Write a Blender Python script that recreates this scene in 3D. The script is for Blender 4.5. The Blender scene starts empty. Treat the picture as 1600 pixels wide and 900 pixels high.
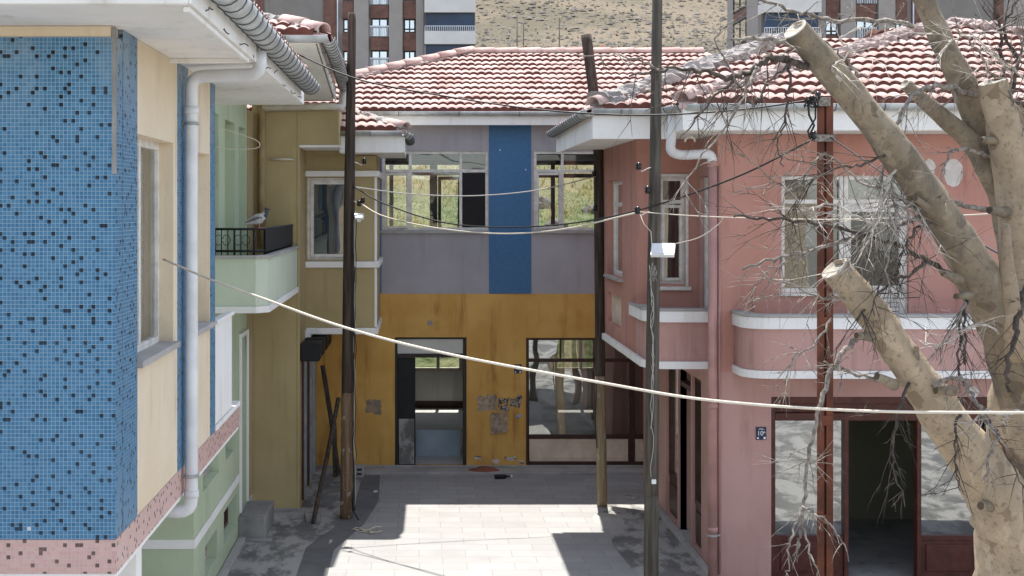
import bpy, bmesh, math, random
from mathutils import Vector, Matrix, noise
R = math.radians
S = bpy.context.scene
COL = S.collection
# ------------------------------------------------------------------ camera, sky, sun, exposure
CAMZ = 4.5
cd = bpy.data.cameras.new('camera'); cam = bpy.data.objects.new('camera', cd); COL.objects.link(cam)
cam.location = (0, 0, CAMZ); cam.rotation_euler = (R(90), 0, 0)
cd.lens = 45; cd.sensor_width = 36; cd.clip_start = 0.1; cd.clip_end = 3000
cd.shift_x = (800 - 655) / 1600; cd.shift_y = -(450 - 325) / 1600
S.camera = cam
SUN_EL, SUN_AZ = R(71), math.atan2(0.06, 1.0)
w = bpy.data.worlds.new('World'); S.world = w; w.use_nodes = True
sky = w.node_tree.nodes.new('ShaderNodeTexSky'); sky.sky_type = 'NISHITA'; sky.sun_disc = False
sky.sun_elevation = SUN_EL; sky.sun_rotation = SUN_AZ; sky.altitude = 1000; sky.dust_density = 1.5
bg = w.node_tree.nodes['Background']; bg.inputs[1].default_value = 0.15
hs = w.node_tree.nodes.new('ShaderNodeHueSaturation'); hs.inputs['Saturation'].default_value = 0.55
w.node_tree.links.new(sky.outputs[0], hs.inputs['Color']); w.node_tree.links.new(hs.outputs[0], bg.inputs[0])
sd = bpy.data.lights.new('sun', 'SUN'); sun = bpy.data.objects.new('sun', sd); COL.objects.link(sun)
sd.energy = 3.6; sd.angle = R(0.53); sd.color = (1, 0.955, 0.88)
sv = Vector((math.sin(SUN_AZ) * math.cos(SUN_EL), math.cos(SUN_AZ) * math.cos(SUN_EL), math.sin(SUN_EL)))
sun.rotation_euler = sv.to_track_quat('Z', 'Y').to_euler(); sun.location = (0, 30, 60)
S.view_settings.view_transform = 'Standard'; S.view_settings.look = 'None'
S.view_settings.exposure = 1.38; S.view_settings.gamma = 1; S.view_settings.use_curve_mapping = False
S.render.engine = 'CYCLES'; S.cycles.max_bounces = 8; S.cycles.diffuse_bounces = 5
S.cycles.transparent_max_bounces = 12; S.cycles.use_denoising = True

# ------------------------------------------------------------------ helpers
F = 2000.0
def P(px, py, D):            # photograph measurement + distance -> point in the place
    return Vector(((px - 655) * D / F, D, CAMZ + (325 - py) * D / F))
OFF = {}
def thing(name, label, cat, loc, group=None):
    o = bpy.data.objects.new(name, None); COL.objects.link(o); o.location = loc
    o.empty_display_size = 0.2
    o['label'] = label; o['category'] = cat
    if group: o['group'] = group
    OFF[o.name] = Vector(loc); return o
def tag(o, label, cat, group=None):
    o['label'] = label; o['category'] = cat
    if group: o['group'] = group
    return o
class MB:
    def __init__(s): s.v = []; s.f = []; s.sm = []; s.mi = []; s.m = 0
    def add(s, vs, fs, smooth=False):
        b = len(s.v); s.v += [Vector(p) for p in vs]
        for f in fs: s.f.append([b + i for i in f]); s.sm.append(smooth); s.mi.append(s.m)
    def box(s, x0, x1, y0, y1, z0, z1):
        s.add([(x0,y0,z0),(x1,y0,z0),(x1,y1,z0),(x0,y1,z0),(x0,y0,z1),(x1,y0,z1),(x1,y1,z1),(x0,y1,z1)],
              [(0,3,2,1),(4,5,6,7),(0,1,5,4),(1,2,6,5),(2,3,7,6),(3,0,4,7)]); return s
    def quad(s, a, b, c, d): s.add([a,b,c,d], [(0,1,2,3)]); return s
    def tube(s, pts, rad, n=8, cap=True, smooth=True, jit=0, seed=0, squash=1.0):
        pts = [Vector(p) for p in pts]
        if not hasattr(rad, '__len__'): rad = [rad] * len(pts)
        rg = random.Random(seed); prev = None; rings = []; vs = []
        for i, p in enumerate(pts):
            t = (pts[min(i+1, len(pts)-1)] - pts[max(i-1, 0)])
            t = t.normalized() if t.length > 1e-9 else Vector((0,0,1))
            if prev is None:
                a = Vector((0,0,1)) if abs(t.z) < .9 else Vector((1,0,0))
                prev = t.cross(a).normalized()
            u = (prev - t * prev.dot(t)); u = u.normalized() if u.length > 1e-6 else t.orthogonal().normalized()
            prev = u; v = t.cross(u)
            for k in range(n):
                an = 2 * math.pi * k / n; r = rad[i] * (1 + jit * (rg.random() - .5))
                vs.append(p + u * math.cos(an) * r + v * math.sin(an) * r * squash)
        fs = []
        for i in range(len(pts) - 1):
            for k in range(n):
                a = i*n+k; b = i*n+(k+1) % n; fs.append((a, b, b+n, a+n))
        s.add(vs, fs, smooth)
        if cap:
            b = len(s.v) - len(vs)
            s.f.append([b+k for k in range(n)][::-1]); s.sm.append(False); s.mi.append(s.m)
            s.f.append([b+(len(pts)-1)*n+k for k in range(n)]); s.sm.append(False); s.mi.append(s.m)
        return s
    def gutter(s, pts, r, up=Vector((0,0,1)), n=8, th=.004):   # open half round channel with rolled rim
        pts = [Vector(p) for p in pts]; vs = []; m = n + 1
        for i, p in enumerate(pts):
            t = (pts[min(i+1, len(pts)-1)] - pts[max(i-1, 0)]).normalized(); side = t.cross(up).normalized()
            for k in range(m):
                an = math.pi * k / n
                vs.append(p + side * math.cos(an) * r - up * math.sin(an) * r)
            for k in range(m):
                an = math.pi * (n - k) / n
                vs.append(p + side * math.cos(an) * (r-th) - up * (math.sin(an) * (r-th) - .002))
        q = 2 * m; fs = []
        for i in range(len(pts) - 1):
            for k in range(q):
                a = i*q+k; b = i*q+(k+1) % q; fs.append((a, b, b+q, a+q))
        s.add(vs, fs, True)
        b = len(s.v) - len(vs)
        for e in (0, (len(pts)-1) * q):
            for k in range(m - 1):
                s.f.append([b+e+k, b+e+k+1, b+e+q-2-k, b+e+q-1-k]); s.sm.append(False); s.mi.append(s.m)
        return s
    def wall(s, axis, c, t, u0, u1, z0, z1, holes=()):
        us = sorted({u0, u1, *[h[0] for h in holes], *[h[1] for h in holes]}); us = [u for u in us if u0 <= u <= u1]
        zs = sorted({z0, z1, *[h[2] for h in holes], *[h[3] for h in holes]}); zs = [z for z in zs if z0 <= z <= z1]
        def pt(u, w_, z): return (u, c + w_, z) if axis == 'x' else (c + w_, u, z)
        def solid(i, j):
            if i < 0 or j < 0 or i >= len(us)-1 or j >= len(zs)-1: return False
            um = (us[i]+us[i+1])/2; zm = (zs[j]+zs[j+1])/2
            return not any(h[0] < um < h[1] and h[2] < zm < h[3] for h in holes)
        for i in range(len(us)-1):
            for j in range(len(zs)-1):
                if not solid(i, j): continue
                a, b, d, e = us[i], us[i+1], zs[j], zs[j+1]
                s.quad(pt(a,0,d), pt(b,0,d), pt(b,0,e), pt(a,0,e)); s.quad(pt(a,t,d), pt(a,t,e), pt(b,t,e), pt(b,t,d))
                if not solid(i-1, j): s.quad(pt(a,0,d), pt(a,0,e), pt(a,t,e), pt(a,t,d))
                if not solid(i+1, j): s.quad(pt(b,0,d), pt(b,t,d), pt(b,t,e), pt(b,0,e))
                if not solid(i, j-1): s.quad(pt(a,0,d), pt(a,t,d), pt(b,t,d), pt(b,0,d))
                if not solid(i, j+1): s.quad(pt(a,0,e), pt(b,0,e), pt(b,t,e), pt(a,t,e))
        return s
    def prism(s, poly, z0, z1, smooth=False):     # plan polygon extruded in z
        n = len(poly); s.add([(p[0],p[1],z0) for p in poly] + [(p[0],p[1],z1) for p in poly],
              [tuple(range(n))[::-1], tuple(range(n, 2*n))] + [(i, (i+1) % n, n+(i+1) % n, n+i) for i in range(n)]); return s
    def build(s, name, mats, parent=None, kind=None, bev=0, merge=True, recalc=True):
        me = bpy.data.meshes.new(name); off = OFF.get(parent.name, Vector()) if parent else None
        if off is None:
            if kind: off = Vector((0, 0, 0))
            else:
                mn = Vector([min(v[i] for v in s.v) for i in range(3)]); mx = Vector([max(v[i] for v in s.v) for i in range(3)])
                off = Vector(((mn.x+mx.x)/2, (mn.y+mx.y)/2, mn.z))
            loc = off
        else: loc = Vector((0, 0, 0))
        me.from_pydata([v - off for v in s.v], [], s.f)
        me.polygons.foreach_set('use_smooth', s.sm)
        if not isinstance(mats, (list, tuple)): mats = [mats]
        for m in mats: me.materials.append(m)
        me.polygons.foreach_set('material_index', s.mi)
        if merge or recalc:
            bm = bmesh.new(); bm.from_mesh(me)
            if merge: bmesh.ops.remove_doubles(bm, verts=bm.verts, dist=1e-5)
            if recalc: bmesh.ops.recalc_face_normals(bm, faces=bm.faces)
            bm.to_mesh(me); bm.free()
        o = bpy.data.objects.new(name, me); COL.objects.link(o); o.location = loc
        if parent: o.parent = parent
        OFF[o.name] = off
        if kind: o['kind'] = kind
        if bev:
            b = o.modifiers.new('bevel', 'BEVEL'); b.width = bev; b.segments = 2; b.limit_method = 'ANGLE'
        return o
# ------------------------------------------------------------------ materials
def newmat(name, rough=.9):
    m = bpy.data.materials.new(name); m.use_nodes = True; nt = m.node_tree
    b = nt.nodes['Principled BSDF']; b.inputs['Roughness'].default_value = rough
    b.inputs['Specular IOR Level'].default_value = .3
    return m, nt, b
def nd(nt, t, ins=None, **kw):
    n = nt.nodes.new('ShaderNode' + t)
    for k, v in kw.items(): setattr(n, k, v)
    for k, v in (ins or {}).items():
        if isinstance(v, bpy.types.NodeSocket): nt.links.new(v, n.inputs[k])
        else: n.inputs[k].default_value = v
    return n
def rgba(c): return (c[0], c[1], c[2], 1)
def pos(nt, scale=(1,1,1)):
    g = nd(nt, 'NewGeometry'); m = nd(nt, 'Mapping', {'Vector': g.outputs['Position'], 'Scale': scale}); return m.outputs[0]
def noi(nt, vec, sc, det=4, rough=.55): return nd(nt, 'TexNoise', {'Vector': vec, 'Scale': sc, 'Detail': det, 'Roughness': rough}).outputs[0]
def ramp(nt, f, a, b): return nd(nt, 'MapRange', {0: f, 1: a, 2: b, 3: 0.0, 4: 1.0}, interpolation_type='SMOOTHSTEP').outputs[0]
def mix(nt, f, a, b):
    n = nt.nodes.new('ShaderNodeMix'); n.data_type = 'RGBA'
    for i, v in ((0, f), (6, a), (7, b)):
        if isinstance(v, bpy.types.NodeSocket): nt.links.new(v, n.inputs[i])
        elif i == 0: n.inputs[0].default_value = v
        else: n.inputs[i].default_value = rgba(v)
    return n.outputs[2]
def mth(nt, op, a, b=0.0, c=0.0):
    return nd(nt, 'Math', {0: a, 1: b, 2: c}, operation=op).outputs[0]
def bump(nt, bsdf, h, st=.2, dist=.02):
    b = nd(nt, 'Bump', {'Height': h, 'Strength': st, 'Distance': dist}); nt.links.new(b.outputs[0], bsdf.inputs['Normal'])
def plaster(name, c1, c2, stain=None, amt=.5, rough=.92, sc=.9, bst=.25, peel=None, peel_th=.72):
    m, nt, b = newmat(name, rough); p = pos(nt)
    c = mix(nt, ramp(nt, noi(nt, p, sc, 5), .35, .65), c1, c2)
    if stain:
        st = noi(nt, pos(nt, (5, 5, .45)), 1.0, 5, .65); bl = noi(nt, p, 1.7, 4)
        f = mth(nt, 'MULTIPLY', ramp(nt, st, .48, .75), ramp(nt, bl, .35, .62))
        c = mix(nt, mth(nt, 'MULTIPLY', f, amt), c, stain)
    fine = noi(nt, p, 28, 3)
    c = mix(nt, mth(nt, 'MULTIPLY', ramp(nt, fine, .55, .75), .18), c, tuple(x * .72 for x in c1))
    if peel:
        pf = ramp(nt, noi(nt, p, 2.3, 7, .62), peel_th, peel_th + .02); c = mix(nt, pf, c, peel)
    nt.links.new(c, b.inputs['Base Color']); bump(nt, b, noi(nt, p, 60, 3), bst, .01)
    return m
def simple(name, c, rough=.6, metal=0, var=.25, sc=6, bst=.1):
    m, nt, b = newmat(name, rough); p = pos(nt)
    cc = mix(nt, ramp(nt, noi(nt, p, sc, 5), .3, .7), tuple(x * (1-var) for x in c), tuple(min(1, x * (1+var*.5)) for x in c))
    nt.links.new(cc, b.inputs['Base Color']); b.inputs['Metallic'].default_value = metal
    if bst: bump(nt, b, noi(nt, p, sc * 6, 3), bst, .01)
    return m
def mosaic(name, base, light, dark_frac, period, grout=(.62,.66,.7), dark=(.003,.003,.005), grw=.13, rough=.35, worn=0):
    m, nt, b = newmat(name, rough); g = nd(nt, 'NewGeometry')
    wob = noi(nt, g.outputs['Position'], 1.1, 2)
    sp = nd(nt, 'SeparateXYZ', {0: g.outputs['Position']}); sn = nd(nt, 'SeparateXYZ', {0: g.outputs['True Normal']})
    isx = mth(nt, 'GREATER_THAN', mth(nt, 'ABSOLUTE', sn.outputs[0]), .5)
    u = mth(nt, 'ADD', mth(nt, 'MULTIPLY', sp.outputs[0], mth(nt, 'SUBTRACT', 1.0, isx)), mth(nt, 'MULTIPLY', sp.outputs[1], isx))
    u = mth(nt, 'DIVIDE', mth(nt, 'ADD', u, mth(nt, 'MULTIPLY', wob, .006)), period)
    v = mth(nt, 'DIVIDE', mth(nt, 'ADD', sp.outputs[2], mth(nt, 'MULTIPLY', wob, .008)), period)
    fu = mth(nt, 'FRACT', u); fv = mth(nt, 'FRACT', v)
    cell = nd(nt, 'CombineXYZ', {0: mth(nt, 'FLOOR', u), 1: mth(nt, 'FLOOR', v), 2: 0.5})
    wn = nd(nt, 'TexWhiteNoise', {'Vector': cell.outputs[0]}, noise_dimensions='3D')
    # dark chips: one per small block of tiles, so that they spread evenly
    bs = 3.0; ou = mth(nt, 'FLOOR', u); ov = mth(nt, 'FLOOR', v)
    blk = nd(nt, 'CombineXYZ', {0: mth(nt, 'FLOOR', mth(nt, 'DIVIDE', ou, bs)), 1: mth(nt, 'FLOOR', mth(nt, 'DIVIDE', ov, bs)), 2: 3.5})
    bw_ = nd(nt, 'TexWhiteNoise', {'Vector': blk.outputs[0]}); bc = nd(nt, 'SeparateColor', {0: bw_.outputs[1]})
    du = mth(nt, 'COMPARE', mth(nt, 'FLOORED_MODULO', ou, bs), mth(nt, 'FLOOR', mth(nt, 'MULTIPLY', bc.outputs[0], bs)), .1)
    dv = mth(nt, 'COMPARE', mth(nt, 'FLOORED_MODULO', ov, bs), mth(nt, 'FLOOR', mth(nt, 'MULTIPLY', bc.outputs[1], bs)), .1)
    isd = mth(nt, 'MULTIPLY', mth(nt, 'MULTIPLY', du, dv), mth(nt, 'LESS_THAN', bc.outputs[2], dark_frac))
    gr = mth(nt, 'MAXIMUM', mth(nt, 'LESS_THAN', fu, grw), mth(nt, 'LESS_THAN', fv, grw))
    c = mix(nt, wn.outputs[0], base, light)
    wn2 = nd(nt, 'TexWhiteNoise', {'Vector': nd(nt, 'VectorMath', {0: cell.outputs[0], 1: (17.3, 5.1, 2.2)}, operation='ADD').outputs[0]})
    c = mix(nt, isd, c, dark)
    c = mix(nt, mth(nt, 'GREATER_THAN', wn2.outputs[0], .9994), c, (.6, .62, .62))
    big = ramp(nt, noi(nt, g.outputs['Position'], .9, 4), .35, .7)
    c = mix(nt, mth(nt, 'MULTIPLY', big, .25), c, tuple(min(1, x * 1.25 + .04) for x in base))
    if worn:      # lime bloom and scuffs near the top of the wall
        wf = mth(nt, 'MULTIPLY', ramp(nt, sp.outputs[2], 4.9, 5.75), ramp(nt, noi(nt, pos(nt, (2.2, 2.2, 1.0)), 1.3, 5, .6), .38, .66))
        wf = mth(nt, 'MULTIPLY', wf, mth(nt, 'SUBTRACT', 1.0, mth(nt, 'MULTIPLY', isd, .85)))
        c = mix(nt, mth(nt, 'MULTIPLY', wf, .55), c, (.36,.38,.37))
        c = mix(nt, mth(nt, 'MULTIPLY', ramp(nt, noi(nt, pos(nt, (7, 7, .8)), 1.2, 5, .7), .6, .75), .12), c, (.40,.43,.44))
    gr = mth(nt, 'MULTIPLY', gr, mth(nt, 'SUBTRACT', 1.0, mth(nt, 'MULTIPLY', isd, .8)))
    c = mix(nt, gr, c, grout)
    nt.links.new(c, b.inputs['Base Color'])
    nt.links.new(nd(nt, 'MapRange', {0: gr, 3: rough, 4: .9}).outputs[0], b.inputs['Roughness'])
    b.inputs['Specular IOR Level'].default_value = .15
    bump(nt, b, mth(nt, 'SUBTRACT', 1.0, gr), .3, .004)
    return m
def glass(name, tint=(1,1,1), refl=.25, dirt=.06, blend=.35):
    m = bpy.data.materials.new(name); m.use_nodes = True; nt = m.node_tree; nt.nodes.clear()
    o = nd(nt, 'OutputMaterial'); tr = nd(nt, 'BsdfTransparent', {0: rgba(tint)})
    nb = nd(nt, 'Bump', {'Height': noi(nt, pos(nt), 1.4, 1), 'Strength': .06, 'Distance': .1})
    gl = nd(nt, 'BsdfGlossy', {'Color': (.9,.93,.92,1), 'Roughness': .015, 'Normal': nb.outputs[0]})
    lw = nd(nt, 'LayerWeight', {'Blend': blend})
    fac = mth(nt, 'ADD', mth(nt, 'MULTIPLY', lw.outputs['Fresnel'], .8), refl)
    a = nd(nt, 'MixShader', {0: fac, 1: tr.outputs[0], 2: gl.outputs[0]})
    df = nd(nt, 'BsdfDiffuse', {0: (.42,.41,.38,1)})
    dn = mth(nt, 'MULTIPLY', ramp(nt, noi(nt, pos(nt), 2.2, 6, .65), .3, .8), dirt * 2)
    b = nd(nt, 'MixShader', {0: dn, 1: a.outputs[0], 2: df.outputs[0]})
    nt.links.new(b.outputs[0], o.inputs[0]); return m
def tiles_mat(name):
    m, nt, b = newmat(name, .85); p = pos(nt)
    cell = nd(nt, 'VectorMath', {0: pos(nt, (3.33, 2.9, .01))}, operation='FLOOR').outputs[0]
    wn = nd(nt, 'TexWhiteNoise', {'Vector': cell}).outputs[0]
    c = mix(nt, wn, (.44,.28,.245), (.53,.39,.355))
    c = mix(nt, mth(nt, 'MULTIPLY', ramp(nt, noi(nt, p, 2.1, 5), .4, .7), .55), c, (.56,.44,.39))
    c = mix(nt, mth(nt, 'MULTIPLY', ramp(nt, noi(nt, p, 11, 5), .56, .75), .6), c, (.24,.13,.10))
    nt.links.new(c, b.inputs['Base Color']); bump(nt, b, noi(nt, p, 40, 3), .25, .01); return m
def wood_pole(name, c1, c2, flake=.0):
    m, nt, b = newmat(name, .9)
    c = mix(nt, ramp(nt, noi(nt, pos(nt, (22, 22, 1.3)), 1.2, 5), .35, .7), c1, c2)
    if flake:
        f = mth(nt, 'MULTIPLY', ramp(nt, noi(nt, pos(nt, (9, 9, 5)), 1.3, 5, .7), .60, .66), flake)
        c = mix(nt, f, c, (.38,.36,.33))
    nt.links.new(c, b.inputs['Base Color']); bump(nt, b, noi(nt, pos(nt, (50, 50, 3)), 1, 4), .5, .01); return m
def bark(nm='plane_tree_bark', g=(1, 1, 1), gm=.6):
    m, nt, b = newmat(nm, .85); p = pos(nt); p2 = pos(nt, (1, 1, .62))
    c = mix(nt, ramp(nt, noi(nt, p, 3, 4), .35, .65), (.30,.245,.175), (.40,.33,.24))
    warp = nd(nt, 'VectorMath', {0: p2, 1: nd(nt, 'VectorMath', {0: nd(nt, 'TexNoise', {'Vector': p, 'Scale': 6.0}).outputs[1], 1: (.16,.16,.16)}, operation='MULTIPLY').outputs[0]}, operation='ADD').outputs[0]
    vo = nd(nt, 'TexVoronoi', {'Vector': warp, 'Scale': 13.0}); cs = nd(nt, 'SeparateColor', {0: vo.outputs['Color']})
    c = mix(nt, mth(nt, 'MULTIPLY', mth(nt, 'GREATER_THAN', cs.outputs[0], .72), .25), c, (.23,.195,.15))
    c = mix(nt, mth(nt, 'MULTIPLY', mth(nt, 'GREATER_THAN', cs.outputs[1], .92), .6), c, (.16,.12,.08))
    c = mix(nt, mth(nt, 'MULTIPLY', mth(nt, 'GREATER_THAN', cs.outputs[2], .90), .45), c, (.48,.41,.31))
    c = mix(nt, mth(nt, 'MULTIPLY', ramp(nt, noi(nt, p, 34, 4), .55, .75), .5), c, (.17,.135,.095))
    c = mix(nt, mth(nt, 'MULTIPLY', ramp(nt, noi(nt, pos(nt, (1, 1, .5)), 4.5, 7, .72), .47, .66), gm), c, (.185,.16,.13))
    c = mix(nt, mth(nt, 'MULTIPLY', ramp(nt, noi(nt, p, 17, 7, .75), .53, .60), .35), c, (.13,.105,.075))
    mm = nt.nodes.new('ShaderNodeMix'); mm.data_type = 'RGBA'; mm.blend_type = 'MULTIPLY'; mm.inputs[0].default_value = 1; nt.links.new(c, mm.inputs[6]); mm.inputs[7].default_value = rgba(g); c = mm.outputs[2]
    nt.links.new(c, b.inputs['Base Color'])
    bump(nt, b, mth(nt, 'ADD', noi(nt, p, 30, 4), mth(nt, 'MULTIPLY', mth(nt, 'GREATER_THAN', cs.outputs[0], .74), .4)), .5, .008); return m
M = {}
M['blue_tile'] = mosaic('blue_glass_mosaic', (.034,.130,.240), (.070,.195,.325), .68, .0262, grout=(.25,.35,.43), worn=1)
M['pink_tile'] = mosaic('pink_glass_mosaic', (.50,.31,.27), (.58,.38,.34), .7, .0262, grout=(.52,.42,.39))
M['deep_blue_tile'] = mosaic('deep_blue_mosaic', (.040,.125,.26), (.055,.155,.31), .0, .026, grout=(.09,.18,.30), grw=.1)
M['cream'] = plaster('cream_plaster', (.66,.55,.39), (.70,.60,.46), (.42,.33,.23), .6)
M['white'] = plaster('white_paint', (.74,.73,.70), (.79,.78,.76), (.42,.38,.32), .35, rough=.8)
M['soffit'] = plaster('soffit_paint', (.72,.70,.66), (.80,.79,.76), (.36,.32,.27), .5, rough=.85)
M['green'] = plaster('mint_green_plaster', (.40,.47,.32), (.45,.52,.37), (.27,.30,.21), .65)
M['pale_green'] = plaster('pale_mint_plaster', (.50,.56,.44), (.55,.61,.49), (.36,.4,.3), .4)
M['mustard'] = plaster('mustard_plaster', (.36,.285,.145), (.41,.33,.18), (.23,.175,.09), .5)
M['grey'] = plaster('lilac_grey_plaster', (.33,.32,.345), (.39,.375,.40), (.2,.19,.2), .45)
M['yellow'] = plaster('ochre_plaster', (.63,.385,.115), (.55,.315,.085), (.27,.11,.03), .9, sc=1.5)
M['pink'] = plaster('salmon_pink_plaster', (.43,.215,.168), (.48,.255,.21), (.26,.12,.10), .85)
M['pink2'] = plaster('dusty_pink_plaster', (.43,.255,.222), (.48,.295,.262), (.27,.155,.135), .85)
M['bareplaster'] = plaster('bare_white_plaster', (.54,.50,.47), (.62,.58,.55), (.4,.33,.3), .6, sc=5)
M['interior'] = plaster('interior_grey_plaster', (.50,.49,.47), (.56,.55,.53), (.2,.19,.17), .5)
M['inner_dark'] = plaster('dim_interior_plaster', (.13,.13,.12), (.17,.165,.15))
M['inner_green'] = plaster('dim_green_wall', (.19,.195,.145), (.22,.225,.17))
M['zinc'] = simple('weathered_zinc', (.44,.455,.45), .5, .35, .3, 5)
M['zinc_dark'] = simple('dark_zinc_seam', (.12,.125,.125), .6, .2)
M['pvc'] = simple('white_plastic_pipe', (.68,.69,.70), .4, 0, .12, 4, .03)
M['beigepvc'] = simple('beige_painted_pipe', (.52,.48,.40), .6, 0, .2, 4)
M['mustardpipe'] = simple('mustard_painted_pipe', (.36,.27,.14), .6, 0, .2, 4)
M['pinkpipe'] = simple('pink_painted_pipe', (.43,.24,.215), .55, 0, .15, 4)
M['frame'] = simple('aged_white_window_frame', (.68,.65,.60), .6, 0, .2, 8)
M['frame_beige'] = simple('beige_wooden_frame', (.47,.43,.37), .7, 0, .25, 8)
M['frame_dark'] = simple('dark_frame', (.035,.028,.025), .6)
M['brown'] = simple('dark_brown_wood', (.055,.025,.018), .5, 0, .3, 9)
M['red_brown'] = simple('red_brown_painted_wood', (.085,.026,.018), .45, 0, .3, 7)
M['cream_panel'] = simple('cream_painted_panel', (.70,.57,.46), .7, 0, .15, 5)
M['black'] = simple('black_paint', (.012,.013,.015), .6, 0, .3, 8)
M['blackmetal'] = simple('black_iron', (.016,.018,.018), .45, .3, .3, 8)
M['greymetal'] = simple('grey_metal_door', (.27,.28,.29), .5, .2, .2, 6)
M['concrete'] = plaster('bare_concrete', (.24,.235,.225), (.31,.30,.285), (.10,.10,.10), .8, sc=1.6)
M['kerb'] = plaster('kerb_concrete', (.33,.32,.305), (.40,.385,.37), (.18,.17,.16), .6, sc=2)
M['mortar'] = plaster('roof_mortar', (.27,.255,.245), (.37,.335,.315), (.15,.13,.12), .7, sc=4, bst=.8)
M['mortar_pink'] = plaster('pinkish_roof_mortar', (.33,.26,.24), (.42,.345,.32), (.19,.14,.125), .7, sc=4, bst=.8)
M['tiles'] = tiles_mat('terracotta_roof_tiles')
M['tile_edge'] = simple('shaded_raw_terracotta_edge', (.12,.042,.032), .9, 0, .3, 9)  # unbleached tile lips, with their shadow put into the colour
M['glass'] = glass('window_glass', (.93,.95,.94), .06, .05)
M['glass_shop'] = glass('shop_glass', (.62,.62,.60), .34, .05)
M['glass_dark'] = glass('dark_blue_glass', (.36,.42,.44), .13, .05)
M['frost'] = simple('milky_glass', (.55,.56,.52), .4, 0, .08, 3, 0)
M['blackboard'] = simple('black_board', (.012,.011,.012), .7)
M['curtain'] = plaster('pinkish_curtain', (.55,.42,.39), (.60,.47,.44))
M['blind'] = plaster('pale_curtain', (.45,.44,.41), (.52,.50,.47))
M['bluepanel'] = simple('pale_blue_board', (.34,.43,.50), .6, 0, .15, 3)
M['pole_dark'] = wood_pole('tarred_wood', (.036,.027,.021), (.085,.064,.05), 0)
M['pole_grey'] = wood_pole('weathered_wood', (.055,.048,.038), (.12,.105,.085), 0)
M['pole_base'] = wood_pole('flaking_pole_base', (.12,.075,.045), (.20,.14,.09), .9)
M['pole_base2'] = wood_pole('pale_flaking_pole_base', (.20,.155,.095), (.29,.23,.15), .8)
M['rust'] = simple('rust_red_steel', (.12,.036,.018), .55, .1, .4, 5)
M['bark'] = bark('plane_tree_bark', (1.0, .95, .89), .45)
M['bark_grey'] = bark('grey_plane_tree_bark', (.66, .65, .63), .8)
M['cutwood'] = plaster('weathered_cut_wood', (.40,.36,.30), (.48,.44,.37), (.2,.16,.11), .8, sc=8, bst=.5)
M['hollow'] = simple('rotten_heartwood', (.10,.075,.05), .9)
M['twig'] = simple('dead_grey_twig', (.235,.205,.175), .85, 0, .55, 30)
M['twig_pale'] = simple('bleached_dead_twig', (.46,.42,.37), .85, 0, .4, 30)
M['twig_dark'] = simple('dark_dead_branch', (.085,.068,.055), .9, 0, .5, 25)
M['cable_black'] = simple('black_cable', (.02,.02,.02), .5, 0, 0, 5, 0)
M['cable_white'] = simple('cream_cable', (.62,.56,.46), .5, 0, .1, 5, 0)
M['cable_grey'] = simple('grey_wire', (.40,.38,.35), .5, 0, .1, 5, 0)
M['porcelain'] = simple('black_porcelain', (.015,.012,.012), .2, 0, 0, 5, 0)
M['lampwhite'] = simple('white_lamp_housing', (.72,.73,.72), .4, 0, .1, 5, 0)
M['navy'] = simple('navy_enamel', (.018,.028,.075), .35, 0, .1, 5, 0)
M['lettering'] = simple('white_lettering', (.75,.75,.75), .5, 0, 0, 5, 0)
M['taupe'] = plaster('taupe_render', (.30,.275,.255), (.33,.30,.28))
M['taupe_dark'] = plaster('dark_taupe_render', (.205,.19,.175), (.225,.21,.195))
M['cladding'] = simple('brown_timber_cladding', (.165,.085,.066), .7, 0, .3, 1.5)
M['blockwhite'] = simple('white_block_render', (.62,.61,.59), .8, 0, .06, 1)
M['blue_glass'] = simple('navy_balcony_glazing', (.018,.04,.085), .25, 0, .3, .4, 0)
M['sky_glass'] = glass('apartment_glass', (.25,.32,.4), .45, .02)
M['rail'] = simple('white_railing', (.62,.64,.68), .5, 0, .05, 3, 0)
M['paper'] = plaster('torn_poster_paper', (.30,.22,.14), (.44,.37,.29), (.09,.07,.06), .9, sc=16)
M['printed'] = plaster('printed_poster_scrap', (.03,.03,.032), (.42,.38,.33), sc=30)
M['greypatch'] = plaster('rough_repair_mortar', (.33,.24,.15), (.20,.17,.15), (.1,.08,.07), .8, sc=9)

def slab_mat():
    m, nt, b = newmat('pale_paving_slabs', .85); p = pos(nt)
    br = nd(nt, 'TexBrick', {'Vector': pos(nt), 'Scale': 1.0, 'Color1': (.285,.28,.278,1), 'Color2': (.33,.325,.32,1), 'Mortar': (.19,.185,.18,1),
        'Mortar Size': .005, 'Mortar Smooth': .3, 'Bias': 0, 'Brick Width': .6, 'Row Height': .3})
    br.offset = .5
    c = mix(nt, mth(nt, 'MULTIPLY', ramp(nt, noi(nt, p, 1.3, 7, .65), .42, .7), .6), br.outputs[0], (.25,.245,.24))
    c = mix(nt, mth(nt, 'MULTIPLY', ramp(nt, noi(nt, p, 14, 5), .62, .75), .5), c, (.22,.21,.2))
    c = mix(nt, mth(nt, 'MULTIPLY', ramp(nt, noi(nt, pos(nt, (1, .5, 1)), 3.3, 8, .72), .62, .70), .5), c, (.15,.145,.14))
    nt.links.new(c, b.inputs['Base Color']); bump(nt, b, br.outputs[1], -.3, .01); return m
def asphalt(name, a, b_, patch=(.2,.195,.185), th=.55):
    m, nt, b = newmat(name, .9); p = pos(nt)
    c = mix(nt, ramp(nt, noi(nt, p, 2, 5), .35, .7), a, b_)
    c = mix(nt, ramp(nt, noi(nt, pos(nt, (1.6, .8, 1)), 1.5, 7, .68), th, th + .12), c, patch)
    nt.links.new(c, b.inputs['Base Color']); bump(nt, b, noi(nt, p, 70, 3), .5, .01); return m
M['slabs'] = slab_mat()
M['asphalt'] = asphalt('dark_asphalt_patch', (.12,.12,.124), (.165,.163,.162), th=.62)
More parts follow.
